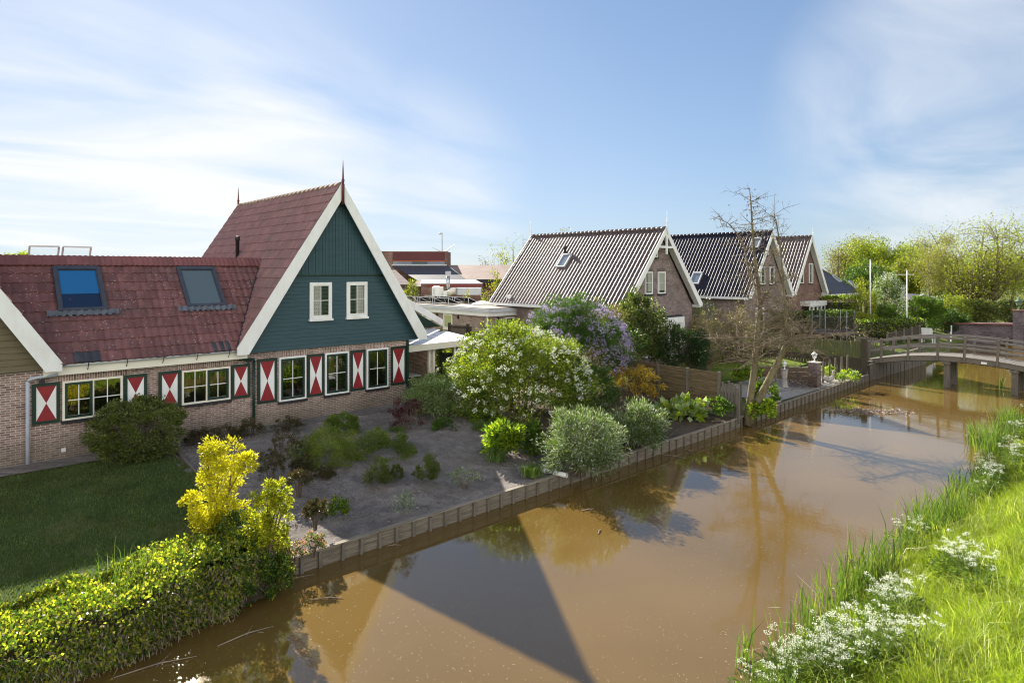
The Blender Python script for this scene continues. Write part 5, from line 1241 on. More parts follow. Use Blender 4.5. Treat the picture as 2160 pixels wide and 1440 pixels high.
# gardens of the neighbours: twiggy and leafy shrubs
GL = [('twiggy_shrub', 'pale twiggy shrub in front of the bay window of the grey brick house', 1440, 1530, 655, 760, 3200, L_OLV, TWIGP),
      ('twiggy_shrub', 'dense brown twiggy shrub left of the leafless tree', 1515, 1598, 640, 770, 2600, L_OLV, TWIG),
      ('dark_shrub', 'dark leafy shrub against the corner between the two nearest brick houses', 1455, 1512, 628, 740, 3800, L_DARK, BARK),
      ('twiggy_shrub', 'low twiggy bush in front of the dark holly like shrub', 1450, 1530, 725, 790, 1600, L_OLV, TWIGP),
      ('leafy_shrub', 'light green leafy shrub behind the two leaning trunks', 1612, 1680, 655, 735, 2800, L_YG, TWIG),
      ('twiggy_shrub', 'bare reddish twig bush below the brick bay of the second house', 1560, 1630, 680, 765, 1500, L_BROWN, TWIG)]
for nm, lb, u0, u1, vt, vb, n, m, sm_ in GL:
    bush(nm, lb, 'shrub', u0, u1, vt, vb, .75, n, .085, m, 60, .4, (110 if 'twig' in nm else 40, .013, sm_), rc=.25)
for lb, u0, u1, vt, vb, n in (('wide tan twiggy thicket below the roof corner of the nearest brick house', 1478, 1600, 660, 772, 4200), ('tan twiggy thicket right of the two leaning trunks', 1660, 1745, 668, 735, 2400), ('thin twiggy thicket right behind the board fence', 1420, 1500, 712, 792, 2400)):
    bush('twiggy_thicket', lb, 'shrub', u0, u1, vt, vb, .75, n, .075, [L_OLV, L_YGD], 70, .4, (120, .012, TWIGP), frac=[.75, .25], rc=.24)
bush('rosy_shrub', 'small shrub with a few red blossoms behind the left trunk', 'shrub', 1540, 1600, 700, 775, .75, 700, .08, L_GREEN, 30, .5, (20, .012, TWIG), (6, .06, L_REDP, 12, .08, None))
def hedge(name, label, A, B, wid, z0, z1, n, L, m, frac=None, jit=.10, clip=True):
    SEED[0] += 1; rng = np.random.default_rng(SEED[0]); A, B = Vector(A), Vector(B); d = (B-A); ln = d.length; d.normalize(); q = Vector((-d.y, d.x, 0))
    t = thing(name, label, 'hedge', ((A.x+B.x)/2, (A.y+B.y)/2, z0)); h = z1-z0
    f = rng.random(n); u = rng.random(n)*ln; side = np.where(f < .42, 0, np.where(f < .75, 1, 2))
    v = np.where(side == 0, rng.random(n)*wid-wid/2, np.where(side == 1, -wid/2, wid/2)); z = np.where(side == 0, h, rng.random(n)*h)
    e = (rng.random(n) < .08); u = np.where(e, np.where(rng.random(n) < .5, 0, ln), u); v = np.where(e, (rng.random(n)-.5)*wid, v); z = np.where(e, rng.random(n)*h, z)
    lump = (fbm(u*1.3+v*2, z*2+u*.2, SEED[0])-.5)*jit*3
    N_ = np.stack([np.zeros(n), np.where(side == 1, -1., np.where(side == 2, 1., 0)), np.where(side == 0, 1., .15)], 1)
    v = v+N_[:, 1]*lump; z = z+np.where(side == 0, lump, 0)
    P = np.array([A.x, A.y, z0])+np.outer(u, [d.x, d.y, 0])+np.outer(v, [q.x, q.y, 0])+np.outer(z, [0, 0, 1])+rng.normal(size=(n, 3))*L*.5
    W3 = np.outer(N_[:, 1], [q.x, q.y, 0])+np.outer(N_[:, 2], [0, 0, 1]); D = W3+rng.normal(size=(n, 3))*.6
    leaf_mesh('foliage', P, D, L*(.6+.7*rng.random(n)), L*.6, m, t, rng, frac)
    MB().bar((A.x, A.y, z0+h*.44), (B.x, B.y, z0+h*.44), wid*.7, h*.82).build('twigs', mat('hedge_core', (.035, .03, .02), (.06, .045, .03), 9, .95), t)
    return t
hedge('clipped_hedge', 'long clipped hedge with sunlit top behind the mossy fence', at_y(1640, 690, 44), at_y(1790, 690, 46), 1.3, .8, 3.0, 9000, .12, [L_DARK, L_YGD], [.55, .45])
hedge('clipped_hedge', 'low clipped hedge below the white flagpole with crossbar', at_y(1800, 700, 47.5), at_y(1938, 700, 49), 1.3, .8, 2.25, 7000, .11, [L_DARK, L_LIME], [.6, .4])
hedge('clipped_hedge', 'clipped hedge with yellow green top beside the white bay window', at_y(1738, 660, 56), at_y(1800, 660, 57), 1.6, .8, 3.6, 4000, .13, [L_DARK, L_LIME], [.5, .5])
hedge('ivy_fence', 'ivy covered fence strip behind the leafless tree in the neighbour garden', at_y(1490, 745, 36), at_y(1640, 735, 40), .6, .7, 1.35, 3500, .1, [L_YGD, L_OLV], [.5, .5])
bush('golden_shrub', 'bright yellow rounded shrub above the low clipped hedge', 'shrub', 1788, 1856, 655, 705, 1.2, 3200, .12, L_GOLDG, 45, .5, dr=1.2)
def ybush(name, label, u0, u1, vt, Y, zb, n, L, m, frac=None, k=60, blossom=None, cat='shrub', asp=.55, rc=.25, stem=(8, .05, BARK), zc=.5, group=None, inner=.45):
    SEED[0] += 1; rng = np.random.default_rng(SEED[0]); um = (u0+u1)/2; c = VIEW*Y+RGT*((um-1080)/F*Y); c.z = zb
    return bush_at(name, label, cat, c, (u1-u0)/2*Y/F*.92, EYE-(vt-VH)/F*Y-zb, n, L, m, k, asp, stem, blossom, inner, rc, -.6, frac, group, 1., zc, rng)
ybush('blossom_shrub', 'tall shrub covered in white blossom between the two flagpoles', 1838, 1908, 575, 53, .9, 5200, .16, [L_YGD, L_PALE], [.5, .5], 70, (110, .1, L_WHITE, 10, .22, ((-.4, -.6, .6), .1)))
ybush('willow_shrub', 'feathery light green shrub left of the white blossom shrub', 1788, 1850, 588, 53, .9, 3600, .18, L_YG, None, 60, asp=.3)
ybush('green_shrub', 'mid green bush below the white blossom shrub', 1845, 1905, 640, 51, .9, 3600, .15, [L_GREEN, L_YGD], [.5, .5])
ybush('green_shrub', 'deep green bush right of the flagpole with crossbar', 1900, 1988, 620, 54, .8, 8000, .16, [L_GREEN, L_YGD], [.6, .4])
ybush('green_shrub', 'dark bush reaching down to the canal beyond the white chair', 1960, 2038, 650, 55, .2, 7000, .15, [L_DARK, L_GREEN], [.5, .5])
ybush('lime_shrub', 'yellow green bush left of the brick arch bridge', 1980, 2050, 622, 58, .5, 5600, .16, [L_YG, L_YGD], [.6, .4])
ybush('hedge_bush', 'reddish tipped hedge bush above the brick arch bridge', 2020, 2104, 630, 60, .6, 8000, .16, [L_YGD, L_OLV, L_DARK], [.4, .3, .3])
ybush('hedge_bush', 'olive hedge bush behind the bridge pillar', 2084, 2190, 632, 60.5, .6, 9000, .16, [L_YGD, L_OLV, L_DARK], [.3, .3, .4])
ybush('green_shrub', 'dark green bush behind the hipped house roof', 1778, 1850, 548, 80, .9, 4600, .26, [L_GREEN, L_DARK], [.6, .4])

rng = np.random.default_rng(71); n = 16000
C = np.stack([rng.uniform(5.2, 14.1, n), rng.uniform(12.4, 20.4, n), np.zeros(n)], 1); C = C[rng.random(n) < .15+1.1*sm(.36, .62, fbm(C[:, 0]*1.1, C[:, 1]*1.1, 55))]
C[:, 2] = hleft(C[:, 0], C[:, 1])+bed_noise(C[:, 0], C[:, 1])+.006
V, Q = leaf_geo(C, rng.normal(size=C.shape)*np.array([1, 1, .35]), .02+.05*rng.random(len(C))**2, .022, rng)
tag(np_mesh('leaf_litter', V, [Q], [mat('pale_chip', (.34, .30, .25), (.24, .21, .17), 9), mat('dark_chip', (.075, .06, .045), (.05, .04, .03), 9), mat('tan_chip', (.26, .19, .12), (.18, .13, .08), 9)], None, False, rng.choice(3, len(Q), p=[.35, .4, .25])), 'fine bark chips and leaf litter strewn over the bare planting bed', 'litter', kind='stuff')
# ------------------------------------------------------------------ trees
def curve(a, b, bow, n=6):
    a, b = Vector(a), Vector(b); return [a.lerp(b, k/(n-1))+Vector(bow)*math.sin(math.pi*k/(n-1)) for k in range(n)]
def tree(name, label, u, vt, r_px, Y, zb, nleaf, L, m, frac=None, nl=9, sub=6, trunk_h=.3, tr=.25, bark=BARK, cz=.62, sig=.35, group=None, asp=.6, rz=None, trunks=1, fill=0.):
    SEED[0] += 1; rng = np.random.default_rng(SEED[0]); c = VIEW*Y+RGT*((u-1080)/F*Y); c.z = zb
    h = EYE-(vt-VH)/F*Y-zb; R = r_px*Y/F; t = thing(name, label, 'tree', c, group); b = MB(); tips = []
    tops = []
    for q in range(trunks):
        a = 2*math.pi*q/trunks+.4; off = Vector((math.cos(a), math.sin(a), 0))*R*.12*(trunks > 1)
        top = c+off*(2 if trunks == 1 else 3.5)+Vector((rng.normal()*.03*R, rng.normal()*.03*R, h*(.9 if trunks == 1 else .62))); b.tube(curve(c+off*.3-Vector((0, 0, .3)), top, (rng.normal()*.05*R, rng.normal()*.05*R, 0), 8), list(np.linspace(tr, tr*.1, 8)), 7); tops.append((c+off*.3, top))
    RZ = rz or h*(1-trunk_h)*.5; cc = c+Vector((0, 0, h*cz))
    for j in range(nl*trunks):
        p0, p1 = tops[j % trunks]; f = trunk_h+.6*(1-trunk_h)*rng.random(); s0 = p0.lerp(p1, f/.95)
        d = norm(rng.normal(size=(1, 3)))[0]; d[2] = d[2]*.75+.15
        e = cc+Vector((d[0]*R, d[1]*R, d[2]*RZ))*(.72+.28*rng.random()); w0 = tr*.42*(1-f*.6)
        cu = curve(s0, e, (0, 0, -.10*R), 6); b.tube(cu, list(np.linspace(w0, w0*.18, 6)), 5, 0, False); tips.append(e)
        for i in range(sub):
            a = cu[1+int(rng.integers(1, 5))]; g = a+Vector((rng.normal(), rng.normal(), rng.normal()*.7+.35))*R*.27
            b.tube([a, a.lerp(g, .5)+Vector((0, 0, .03*R)), g], [w0*.3, w0*.2, w0*.07], 4, 0, False); tips.append(g); tips.append(a.lerp(g, .6))
    b.build('trunk', bark, t)
    T = np.array([tuple(x) for x in tips]); idx = rng.integers(0, len(T), nleaf)
    P = T[idx]+rng.normal(size=(nleaf, 3))*R*sig*.4*np.array([1, 1, .8]); 
    if fill: 
        k = int(nleaf*fill); P2, _ = clumps(rng, k, 60, tuple(cc), R*.9, R*.9, RZ*.9, .3, .3, -.9); P[:k] = P2
    D = norm(P-np.array(cc))*.5+rng.normal(size=P.shape)*.6+np.array([0, 0, .1])
    leaf_mesh('crown', P, D, L*(.6+.7*rng.random(nleaf)), L*asp, m, t, rng, frac)
    return t
tree('plane_tree', 'large spreading tree in yellow spring leaf behind the brick arch bridge', 2066, 452, 128, 66, .8, 26000, .16, [L_YG, L_LIME, L_OLV], [.55, .2, .25], 15, 9, .2, .42, BARKG, .56, .24, trunks=3, fill=.06)
tree('birch', 'slender pale birch left of the large spreading tree', 1962, 474, 44, 62, .8, 10000, .13, [L_YG, L_OLV], [.5, .5], 12, 5, .3, .13, mat('birch_bark', (.5, .46, .4), (.2, .17, .14), 6, .8), .6, .42, asp=.5)
tree('broadleaf_tree', 'full bright green tree behind the two flagpoles', 1868, 502, 68, 95, .8, 26000, .23, [L_YG, L_LIME, L_YGD], [.5, .2, .3], 10, 5, .2, .3, BARK, .6, .4, fill=.5)
tree('broadleaf_tree', 'paler green tree rising left of the full bright green tree', 1812, 510, 54, 105, .8, 20000, .22, [L_YG, L_OLV], [.5, .5], 10, 5, .2, .25, BARK, .6, .45)
tree('bare_tree', 'leafless grey tree behind the hipped house', 1768, 508, 34, 100, .8, 500, .22, L_OLV, None, 16, 9, .15, .2, BARK, .58, .4)
tree('broadleaf_tree', 'low green tree filling the gap behind the birch', 1922, 538, 52, 78, .8, 20000, .22, [L_YG, L_YGD], [.6, .4], 9, 5, .15, .22, BARK, .55, .4, fill=.5)
tree('broadleaf_tree', 'green tree behind the large spreading tree at the right edge', 2130, 525, 85, 100, .8, 22000, .22, [L_YG, L_YGD], [.6, .4], 9, 5, .15, .25, BARK, .55, .4, fill=.5)
tree('broadleaf_tree', 'sunlit green tree between the birch and the large spreading tree', 2005, 545, 52, 84, .8, 16000, .2, [L_YG, L_YGD], [.5, .5], 9, 5, .15, .22, BARK, .55, .4, fill=.5)
tree('dark_tree', 'dark layered tree just right of the hipped house roof', 1826, 550, 42, 76, .8, 12000, .18, [L_GREEN, L_DARK], [.6, .4], 9, 5, .15, .2, BARK, .55, .4, fill=.5)
tree('slim_tree', 'thin yellow leaved young tree beside the glossy tiled roof', 1050, 552, 20, 47, .7, 750, .15, [L_YG, L_OLV], [.6, .4], 8, 4, .3, .07, BARK, .55, .5)
tree('bare_tree', 'sparse spreading tree on the skyline left of the glossy tiled roof', 1082, 503, 40, 80, .8, 700, .24, L_YG, None, 14, 7, .35, .14, BARK, .72, .4)
tree('bare_tree', 'small nearly bare tree on the skyline further left above the brown roof', 1042, 528, 28, 84, .8, 260, .24, L_OLV, None, 12, 7, .4, .12, BARK, .75, .4)
tree('bare_tree', 'tree top just showing over the ridge of the glossy tiled roof', 1190, 482, 24, 90, .8, 200, .24, L_OLV, None, 12, 7, .5, .12, BARK, .78, .4)
tree('garden_tree', 'yellow leaved tree top peeping over the low wing ridge at the far left', 38, 528, 22, 40, .8, 1500, .14, [L_YG, L_LIME], [.6, .4], 8, 4, .5, .1, BARK, .8, .4)
ybush('conifer', 'golden green conifer between the green gable and the brick hall', 842, 888, 585, 52, .8, 5200, .16, [L_YG, L_GREEN, L_OLV], [.4, .3, .3], 70, cat='tree', asp=.4, zc=.42)
ybush('leafy_shrub', 'reddish and yellow leaved shrub behind the solar panels', 968, 1012, 618, 46, 1.5, 1300, .12, [L_OLV, L_YG], [.5, .5], 40)
ybush('leafy_shrub', 'yellow leaved shrub behind the white roof dome', 1006, 1060, 600, 46.5, 1.5, 1500, .12, [L_YG, L_OLV], [.6, .4], 40)
ybush('leafy_shrub', 'small yellowish shrub between the veranda roof and the grey gate', 918, 944, 686, 30, .8, 1200, .09, [L_YGD, L_YG], [.6, .4], 30)
ybush('leafy_shrub', 'leafy shrub seen through the veranda glass', 905, 985, 738, 33.5, .8, 2600, .1, [L_YG, L_GREEN], [.5, .5], 40)
# the leafless two trunked tree on the bank
BT = thing('leafless_tree', 'bare tree with two leaning mossy trunks rooted in the canal bank wall', 'tree', at_y(1578, 885, 24.6))
rng = np.random.default_rng(77); YB = 24.6; tb = MB(); twb = MB()
def path(pts, rad, off=0.):
    P = [at_y(u, v, YB+off+o) for u, v, o in pts]; return P, list(np.linspace(rad[0], rad[1], len(P)))
mains = [path([(1576, 896, 0), (1583, 840, 0), (1590, 790, 0), (1593, 745, 0), (1598, 700, 0), (1603, 650, .1), (1599, 600, .15), (1592, 540, .2), (1587, 480, .2), (1584, 430, .2), (1581, 396, .2)], (.155, .012)),
         path([(1581, 893, 0), (1600, 843, -.1), (1622, 800, -.2), (1640, 765, -.3), (1656, 732, -.4), (1664, 718, -.4)], (.155, .09)),
         path([(1660, 724, -.4), (1658, 690, -.4), (1655, 640, -.4), (1651, 580, -.35), (1646, 520, -.3), (1638, 470, -.3), (1632, 450, -.3)], (.07, .01))]
for P, R_ in mains: tb.tube(P, R_, 9)
sec = [path([(1662, 720, -.4), (1690, 713, -.6), (1730, 711, -.8), (1770, 704, -1), (1800, 700, -1.1), (1832, 706, -1.2)], (.075, .012)),
       path([(1599, 700, 0), (1570, 711, -.4), (1530, 712, -.8), (1490, 716, -1.1)], (.05, .008)),
       path([(1602, 660, 0), (1622, 652, .3), (1650, 638, .6), (1690, 626, .8), (1715, 622, 1)], (.05, .008)),
       path([(1599, 615, .1), (1580, 575, .3), (1570, 522, .4), (1553, 490, .5), (1535, 470, .6), (1500, 455, .7)], (.05, .006)),
       path([(1598, 735, 0), (1625, 722, .3), (1655, 705, .6), (1680, 690, .9)], (.045, .008)),
       path([(1605, 640, .1), (1630, 600, -.4), (1660, 585, -.8)], (.03, .006)),
       path([(1665, 718, -.4), (1690, 735, -.8), (1720, 738, -1.2), (1750, 752, -1.4)], (.04, .008))]
for P, R_ in sec: twb.tube(P, R_, 6)
def twigs(P, k, l0, l1, up, f0=.25):
    for j in range(k):
        f = f0+(1-f0)*rng.random()**1.7; i = min(int(f*(len(P)-1)), len(P)-2); a = P[i].lerp(P[i+1], f*(len(P)-1)-i)
        d = rng.normal(size=3); d[2] = d[2]*.35+up; d = Vector(d).normalized(); ln = (l0+(l1-l0)*rng.random())*(1.25-f*.7)
        m1 = a+d*ln*.5+Vector((0, 0, .06*ln)); e = a+d*ln+Vector(tuple(rng.normal(size=3)*.12*ln))
        twb.tube([a, m1, e], [.012, .009, .004], 4, 0, False)
        for q in range(4):
            s0 = a.lerp(m1, .3+.7*rng.random()) if q % 2 else m1.lerp(e, rng.random()); g = s0+(d*.6+Vector(tuple(rng.normal(size=3)*.7))).normalized()*ln*.38
            twb.tube([s0, g], [.007, .003], 3, 0, False)
            if rng.random() < .6: s1 = s0.lerp(g, .6); twb.tube([s1, s1+Vector(tuple(rng.normal(size=3)))*ln*.12], [.006, .003], 3, 0, False)
twigs(mains[0][0], 150, .5, 1.9, .1, .25); twigs(mains[2][0], 100, .4, 1.6, .08, .05)
for P, _ in sec: twigs(P, 34, .4, 1.3, .0, .12)
tb.build('trunk', BARKG, BT, True); twb.build('branches', mat('grey_twig', (.24, .19, .125), (.12, .09, .065), 3, .85), BT)
bp = np.array([v for v in twb.v[::7]]); bp = bp[rng.choice(len(bp), 900)]
leaf_mesh('young_leaves', bp+rng.normal(size=bp.shape)*.02, rng.normal(size=bp.shape), .05, .03, [L_YG, L_BROWN], BT, rng, [.5, .5])
cn = MB()
for j in range(26):
    P = mains[0][0]; f = .55+.42*rng.random(); i = int(f*(len(P)-1)); a = P[i].lerp(P[min(i+1, len(P)-1)], .5)+Vector(tuple(rng.normal(size=3)*.3)); cn.ball(a, .03, 6, 0, (.7, .7, 1.3))
cn.build('cones', BLACK, BT)['kind'] = 'stuff'
# brush pile and cut branches
for lb, (u, v, Y, w_, h_, k) in (('heap of dead brown twigs beside the grey lamp pillar', (1690, 812, 30.6, 1.0, .75, 170)), ('heap of bare cut branches lying on top of the mossy fence', (1790, 748, 37.2, 1.5, .35, 120)), ('bare brushwood lying over the clipped hedge end', (1760, 706, 41, 1.6, .5, 120))):
    c = at_y(u, v, Y); b = MB(); 
    for j in range(k):
        a = c+RGT*rng.normal()*w_*.45+VIEW*rng.normal()*.3+Vector((0, 0, abs(rng.normal())*h_*.5)); d = (RGT*rng.normal()+VIEW*rng.normal()*.5+Vector((0, 0, rng.normal()*.45))).normalized()*(.3+.5*rng.random())
        b.tube([a-d*.5, a+Vector(tuple(rng.normal(size=3)*.05)), a+d*.5], [.012, .01, .004], 4, 0, False)
    b.build('brush_pile', TWIG, None, label=lb, cat='brush pile')

# ------------------------------------------------------------------ ivy hedge and golden shrubs at the lower left
IV = thing('ivy_hedge', 'broad ivy and bramble hedge overhanging the canal at the lower left', 'hedge', (1, 12.2, .4))
rng = np.random.default_rng(9); n = 62000
s = rng.uniform(-4, 5.15, n); a = rng.random(n)                       # walk round the cross-section: water side, top, lawn side
topz = .74+.20*(fbm(s*.9, s*0+3, 5)-.5)*2+.26*sm(1.2, 4.2, s); w0 = 11.15+.55*sm(2.0, 5.2, s)+.35*(fbm(s*1.1, s*0+9, 6)-.5)*2; w1 = 13.15-.2*sm(1.5, 4.5, s)
fz = a/.45; side = a < .45; topm = (a >= .45) & (a < .86); bk = a >= .86
z = np.where(side, .02+(topz-.12)*np.clip(fz, 0, 1), np.where(topm, topz, .55+(topz-.55)*(1-(a-.86)/.14)))
f2 = np.clip((a-.45)/.41, 0, 1)
t = np.where(side, w0+.42*np.clip(fz, 0, 1)**3+.25*(1-np.clip(fz, 0, 1))**4, np.where(topm, w0+.42+(w1-w0-.42)*f2, w1))
z = z-np.where(topm, .12*np.exp(-f2*6)+.20*f2**2, 0)
lump = (fbm(s*2.2+t, z*2.2+t*1.7, 12, 4)-.47)*.55
t = t-np.where(side, lump*.9, 0)+np.where(bk, lump*.6, 0); z = z+np.where(topm, lump*.9, lump*.25)
P = np.stack([s, t, np.maximum(z, .02)], 1)+rng.normal(size=(n, 3))*.035
N_ = np.stack([0*s, np.where(side, -1., np.where(bk, 1., 0)), np.where(topm, 1., .25)], 1); D = N_*.6+rng.normal(size=(n, 3))*.6
low = side & (rng.random(n) < .30)
leaf_mesh('foliage', P[~low], D[~low], .04+.045*rng.random((~low).sum()), .045, [L_IVY, L_GREEN, L_OLV], IV, rng, [.56, .34, .10])
leaf_mesh('dry_twigs', P[low]+rng.normal(size=(low.sum(), 3))*.03, D[low]*np.array([1, 1, .2])+np.array([0, 0, -.8]), .06+.10*rng.random(low.sum()), .012, TWIGP, IV, rng)
cs = [(11.55, .1), (11.75, .48), (12.2, .58), (12.75, .50), (12.95, .42)]
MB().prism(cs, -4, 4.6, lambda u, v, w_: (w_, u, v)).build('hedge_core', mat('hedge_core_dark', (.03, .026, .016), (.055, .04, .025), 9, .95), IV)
def column(name, label, u0, u1, vt, Y, zb, n, L, m, frac, sq=1., k=70, blossom=None):
    SEED[0] += 1; rng = np.random.default_rng(SEED[0]); um = (u0+u1)/2; c = VIEW*Y+RGT*((um-1080)/F*Y); c.z = zb
    r = (u1-u0)/2*Y/F*.85; h = EYE-(vt-VH)/F*Y-zb
    return bush_at(name, label, 'shrub', c, r, h, n, L, m, k, .5, (9, .018, TWIG), blossom, .35, .3, -.95, frac, None, 1., .5, rng)
def lobed(name, label, Y, base, lobes, n, L, m, frac, stemto, blossom=None):
    """a shrub put together from several unequal lobes (pixel centre, pixel radii) standing at depth Y"""
    SEED[0] += 1; rng = np.random.default_rng(SEED[0]); c = at_y(base[0], base[1], Y); t = thing(name, label, 'shrub', c); PP = []; DD = []
    wt = np.array([l[2]*l[3] for l in lobes], float); wt /= wt.sum()
    for (u, v, ru, rv, *off), q in zip(lobes, wt):
        cc = at_y(u, v, Y+(off[0] if off else 0)); k = max(int(14*q*len(lobes)), 6)
        P, D = clumps(rng, int(n*q), k, tuple(cc), ru*Y/F, ru*Y/F*.85, rv*Y/F, .5, .34, -.95); PP.append(P); DD.append(D)
    P = np.concatenate(PP); D = np.concatenate(DD); k = len(P); P[:, 2] = np.maximum(P[:, 2], .08)
    leaf_mesh('foliage', P, D, L*(.6+.7*rng.random(k)), L*.5*(.7+.5*rng.random(k)), m, t, rng, frac)
    b = MB()
    for j in range(12):
        l = lobes[int(rng.integers(0, len(lobes)))]; e = at_y(l[0]+rng.normal()*l[2]*.5, l[1]-l[3]*.4, Y); s0 = c+Vector((rng.normal()*.08, rng.normal()*.08, 0)); b.tube([s0, s0.lerp(e, .5)+Vector((0, 0, .1)), e], [.02, .014, .005], 5, 0, False)
    b.build('stems', TWIG, t); return t
lobed('golden_privet', 'tall bright golden yellow shrub rising from the ivy hedge', 12.55, (458, 1150), [(480, 955, 46, 34), (448, 945, 24, 22), (505, 970, 34, 26), (462, 1010, 46, 46), (410, 1052, 20, 24), (440, 1070, 40, 44), (478, 1070, 34, 40), (455, 1110, 34, 34), (428, 1098, 24, 24)], 10500, .066, [L_GOLD, L_GOLDG], [.93, .07], None)
lobed('golden_privet', 'shorter yellow green shrub right of the tall golden one', 12.0, (566, 1175), [(566, 1050, 30, 30), (592, 1052, 26, 24), (548, 1080, 26, 32), (585, 1095, 34, 36), (560, 1125, 32, 36), (590, 1140, 24, 28)], 7500, .055, [L_GOLDG, L_GOLD, L_IVY], [.5, .2, .3], None)
lobed('ivy_shrub', 'dark ivy covered shrub below the two golden shrubs', 12.1, (510, 1230), [(500, 1120, 42, 40), (450, 1150, 40, 40), (545, 1165, 44, 44), (500, 1180, 60, 44), (440, 1200, 40, 44), (560, 1215, 40, 40), (520, 1240, 60, 40), (590, 1200, 20, 36), (575, 1225, 26, 32, -.45), (545, 1232, 30, 26, -.6), (560, 1205, 26, 26, -.45), (600, 1210, 16, 30, -.25), (518, 1250, 30, 24, -.6), (535, 1200, 30, 26, -.5)], 22000, .055, [L_GREEN, L_IVY, L_DARK], [.45, .2, .35], None)
bush('dry_shrub', 'sparse reddish twiggy plant at the corner of the bank wall', 'shrub', 596, 640, 1140, 1185, .36, 450, .06, [L_BROWN, L_YGD, L_PINK], 22, .5, (14, .007, TWIG), frac=[.45, .35, .2])
tuft('tall thin grass blades behind the ivy hedge on the lawn edge', 300, 1212, .75, .5, 130, L_REED, .35, .010, .5)

# ------------------------------------------------------------------ near bank: long grass, reeds, cow parsley
rng = np.random.default_rng(21); n = 400000
u = rng.uniform(6.5, 40, n*2); keep = rng.random(n*2) < np.clip(9.5/u, .22, 1); u = u[keep][:n]; t = rng.uniform(-1.2, 5.3, len(u)); d = rbank_t(u)-t
ok = (d > .08); ok &= (1080+F*((SP*u-CP*t)/(CP*u+SP*t))) < 2480; u, t, d = u[ok], t[ok], d[ok]
ok = rng.random(len(u)) < .55+.45*sm(.3, .7, fbm(u*.8, t*.8, 41)); u, t, d = u[ok], t[ok], d[ok]
B = np.stack([u, t, hright(u, t)-.03], 1); hh = (.18+.26*fbm(u*.7, t*.7, 44))*(.7+.6*rng.random(len(u)))*(.55+.45*sm(0, .9, d))
sel = rng.random(len(B)) < .05; sel &= fbm(u*1.4, t*1.4, 47) > .46
tag(blades('tall_grass', B[sel], hh[sel]*2.0+.08, .9, .006+.0004*u[sel], leaf('blade_tall', (.17, .25, .03), (.30, .36, .06), .45, c3=(.42, .42, .15)), None, rng), 'taller pale arching grass tufts among the meadow grass of the near bank', 'grass', kind='stuff')
tag(blades('long_grass', B, hh, .75, .0075+.0006*u, L_GRASS, None, rng), 'long sunlit meadow grass covering the near canal bank', 'grass', kind='stuff')
RC = []
rl = ['reed clump standing alone in the water at the bottom of the picture', 'thick reed bed at the bend of the near bank', 'dense reed clump just beyond the thick reed bed', 'reed clump beside the white umbels at the bottom', 'sparse reeds standing in open water off the near bank', 'small reed tuft in the water left of the farthest reeds',
      'farthest reed clump at the right edge below the footbridge', 'broken reeds leaning over the water in front of the thick bed', 'reed clump along the grass edge above the dense clump', 'thin reeds near the two dark stalks in the water', 'short reeds in the water by the far footbridge pile', 'loose reeds at the grass foot beyond the bend', 'wide reed fringe below the right hand grass', 'tall reed clump close to the farthest reeds']
spots = [(1572, 1395, 26, .09, .62), (1835, 1240, 300, .42, .8), (1960, 1130, 320, .45, .75), (1700, 1360, 80, .35, .65), (1740, 1290, 60, .4, .55), (2058, 935, 90, .25, .75),
         (2128, 905, 230, .45, .8), (1790, 1255, 60, .4, .6), (2050, 1065, 190, .42, .7), (2020, 1035, 46, .3, .55), (2112, 818, 40, .15, .6), (2085, 1010, 130, .4, .7), (2000, 1120, 240, .45, .75), (2100, 950, 220, .4, .9)]
for k, (uu, vv, nb, sp, h) in enumerate(spots):
    p = at_z(uu, vv, 0); o = thing('reed_clump', rl[k], 'reeds', p, 'reed clumps along the near bank'); rg = np.random.default_rng(300+k)
    B = np.array(p)+np.stack([rg.normal(size=nb)*sp*1.5, rg.normal(size=nb)*sp*.45, np.full(nb, -.05)], 1)
    blades('foliage', B, 1.25*h*(.55+.65*rg.random(nb)), .32, .024, L_REED, o, rg)
    nd = max(nb//14, 2); Bd = np.array(p)+np.stack([rg.normal(size=nd)*sp*1.6, rg.normal(size=nd)*sp*.5, np.full(nd, .0)], 1)
    blades('dead_stalks', Bd, h*(.5+.5*rg.random(nd)), 1.6, .022, mat('dead_blade', (.5, .45, .36), (.36, .31, .24), 6), o, rg)
protos = []
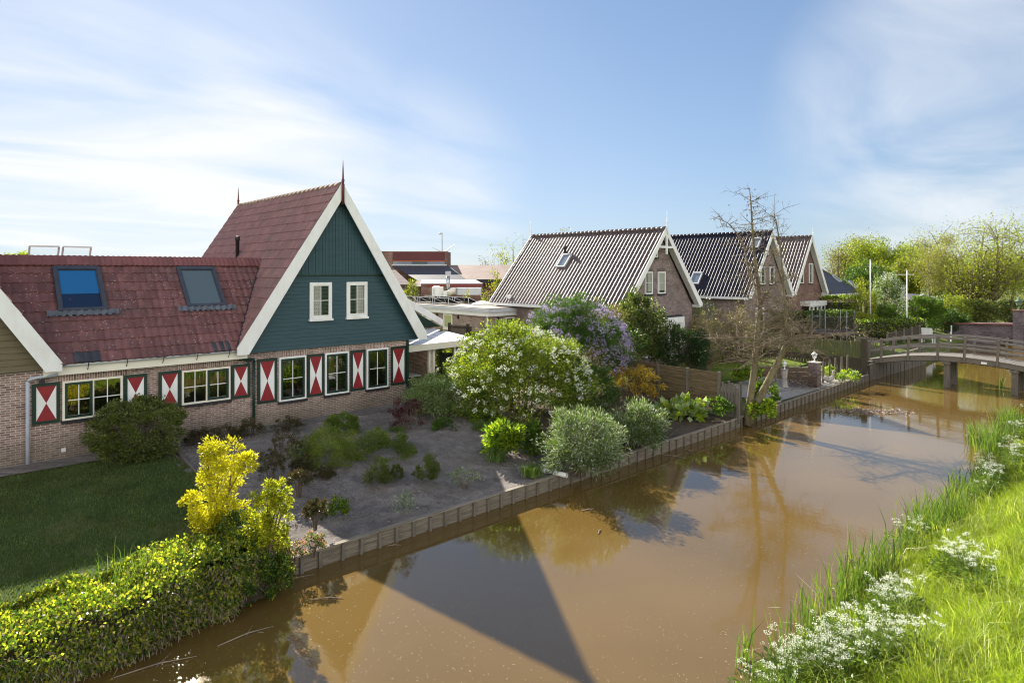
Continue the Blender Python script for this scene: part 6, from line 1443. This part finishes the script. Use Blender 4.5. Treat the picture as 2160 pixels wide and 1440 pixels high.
for q in range(3):
    rg = np.random.default_rng(500+q); c = thing('cow_parsley', 'white flowering cow parsley plant standing in the long grass of the near bank', 'wild flower', (0, 0, 0), 'cow parsley plants on the near bank')
    sb = MB(); heads = []
    for j in range(5):
        a = rg.random()*6.28; rr = .08+.22*rg.random(); e = Vector((rr*math.cos(a), rr*math.sin(a), .50+.28*rg.random())); sb.tube([(0, 0, 0), e*.5+Vector((0, 0, .06)), e], [.006, .005, .003], 4, 0, False); heads.append(e)
        for i in range(2): g = e*.7+Vector((rg.normal()*.08, rg.normal()*.08, .18)); sb.tube([e*.62+Vector((0, 0, .03)), g], [.004, .002], 3, 0, False); heads.append(g)
    sb.build('stems', mat('green_stem', (.12, .2, .03), (.16, .24, .05), 5), c)
    H = np.array([tuple(e) for e in heads]); per = 20; nn = len(H)*per
    off = np.stack([rg.normal(size=nn)*.024, rg.normal(size=nn)*.024, rg.normal(size=nn)*.009], 1); PP = np.repeat(H, per, 0)+off; PP[:, 2] -= (off[:, 0]**2+off[:, 1]**2)*4
    leaf_mesh('flower_heads', PP, rg.normal(size=(nn, 3))*np.array([1, 1, .4])+np.array([0, 0, .3]), .017, .015, L_WHITE, c, rg)['kind'] = 'stuff'
    n2 = 420; a = rg.random(n2)*6.28; rr = .05+.28*rg.random(n2)**.7; PP = np.stack([rr*np.cos(a), rr*np.sin(a), .05+.34*rg.random(n2)], 1)
    leaf_mesh('foliage', PP, np.stack([np.cos(a), np.sin(a), .2+0*a], 1)+rg.normal(size=(n2, 3))*.4, .07, .028, L_YGD, c, rg)
    protos.append(c)
rg = np.random.default_rng(61); cnt = 0
cl = [(1680, 1400, 90, 30, 9), (1750, 1380, 80, 40, 5), (1850, 1262, 60, 25, 3), (1780, 1425, 120, 25, 8), (1900, 1290, 60, 40, 3), (1960, 1110, 40, 30, 2), (2128, 950, 22, 30, 4), (2145, 880, 20, 25, 3), (2060, 1280, 50, 60, 2), (1880, 1410, 90, 30, 3), (2080, 1010, 25, 25, 6), (2010, 1230, 40, 30, 5)]
for (uu, vv, du, dv_, k) in cl:
    for j in range(k):
        a, b = uu+rg.normal()*du*.6, vv+rg.normal()*dv_*.6
        p = at_z(a, min(b+25, 1500), .35); p.z = float(hright(p.x, p.y))-.04
        if p.y > rbank_t(p.x)-.02: p.y = float(rbank_t(p.x))-.1-.3*rg.random(); p.z = float(hright(p.x, p.y))-.03
        sc = .75+.5*rg.random()
        if cnt < 3: o = protos[cnt]; o.location = p; o.rotation_euler = (0, 0, rg.random()*6.28); o.scale = (sc,)*3
        else: dup(protos[cnt % 3], p, rg.random()*6.28, sc)
        cnt += 1
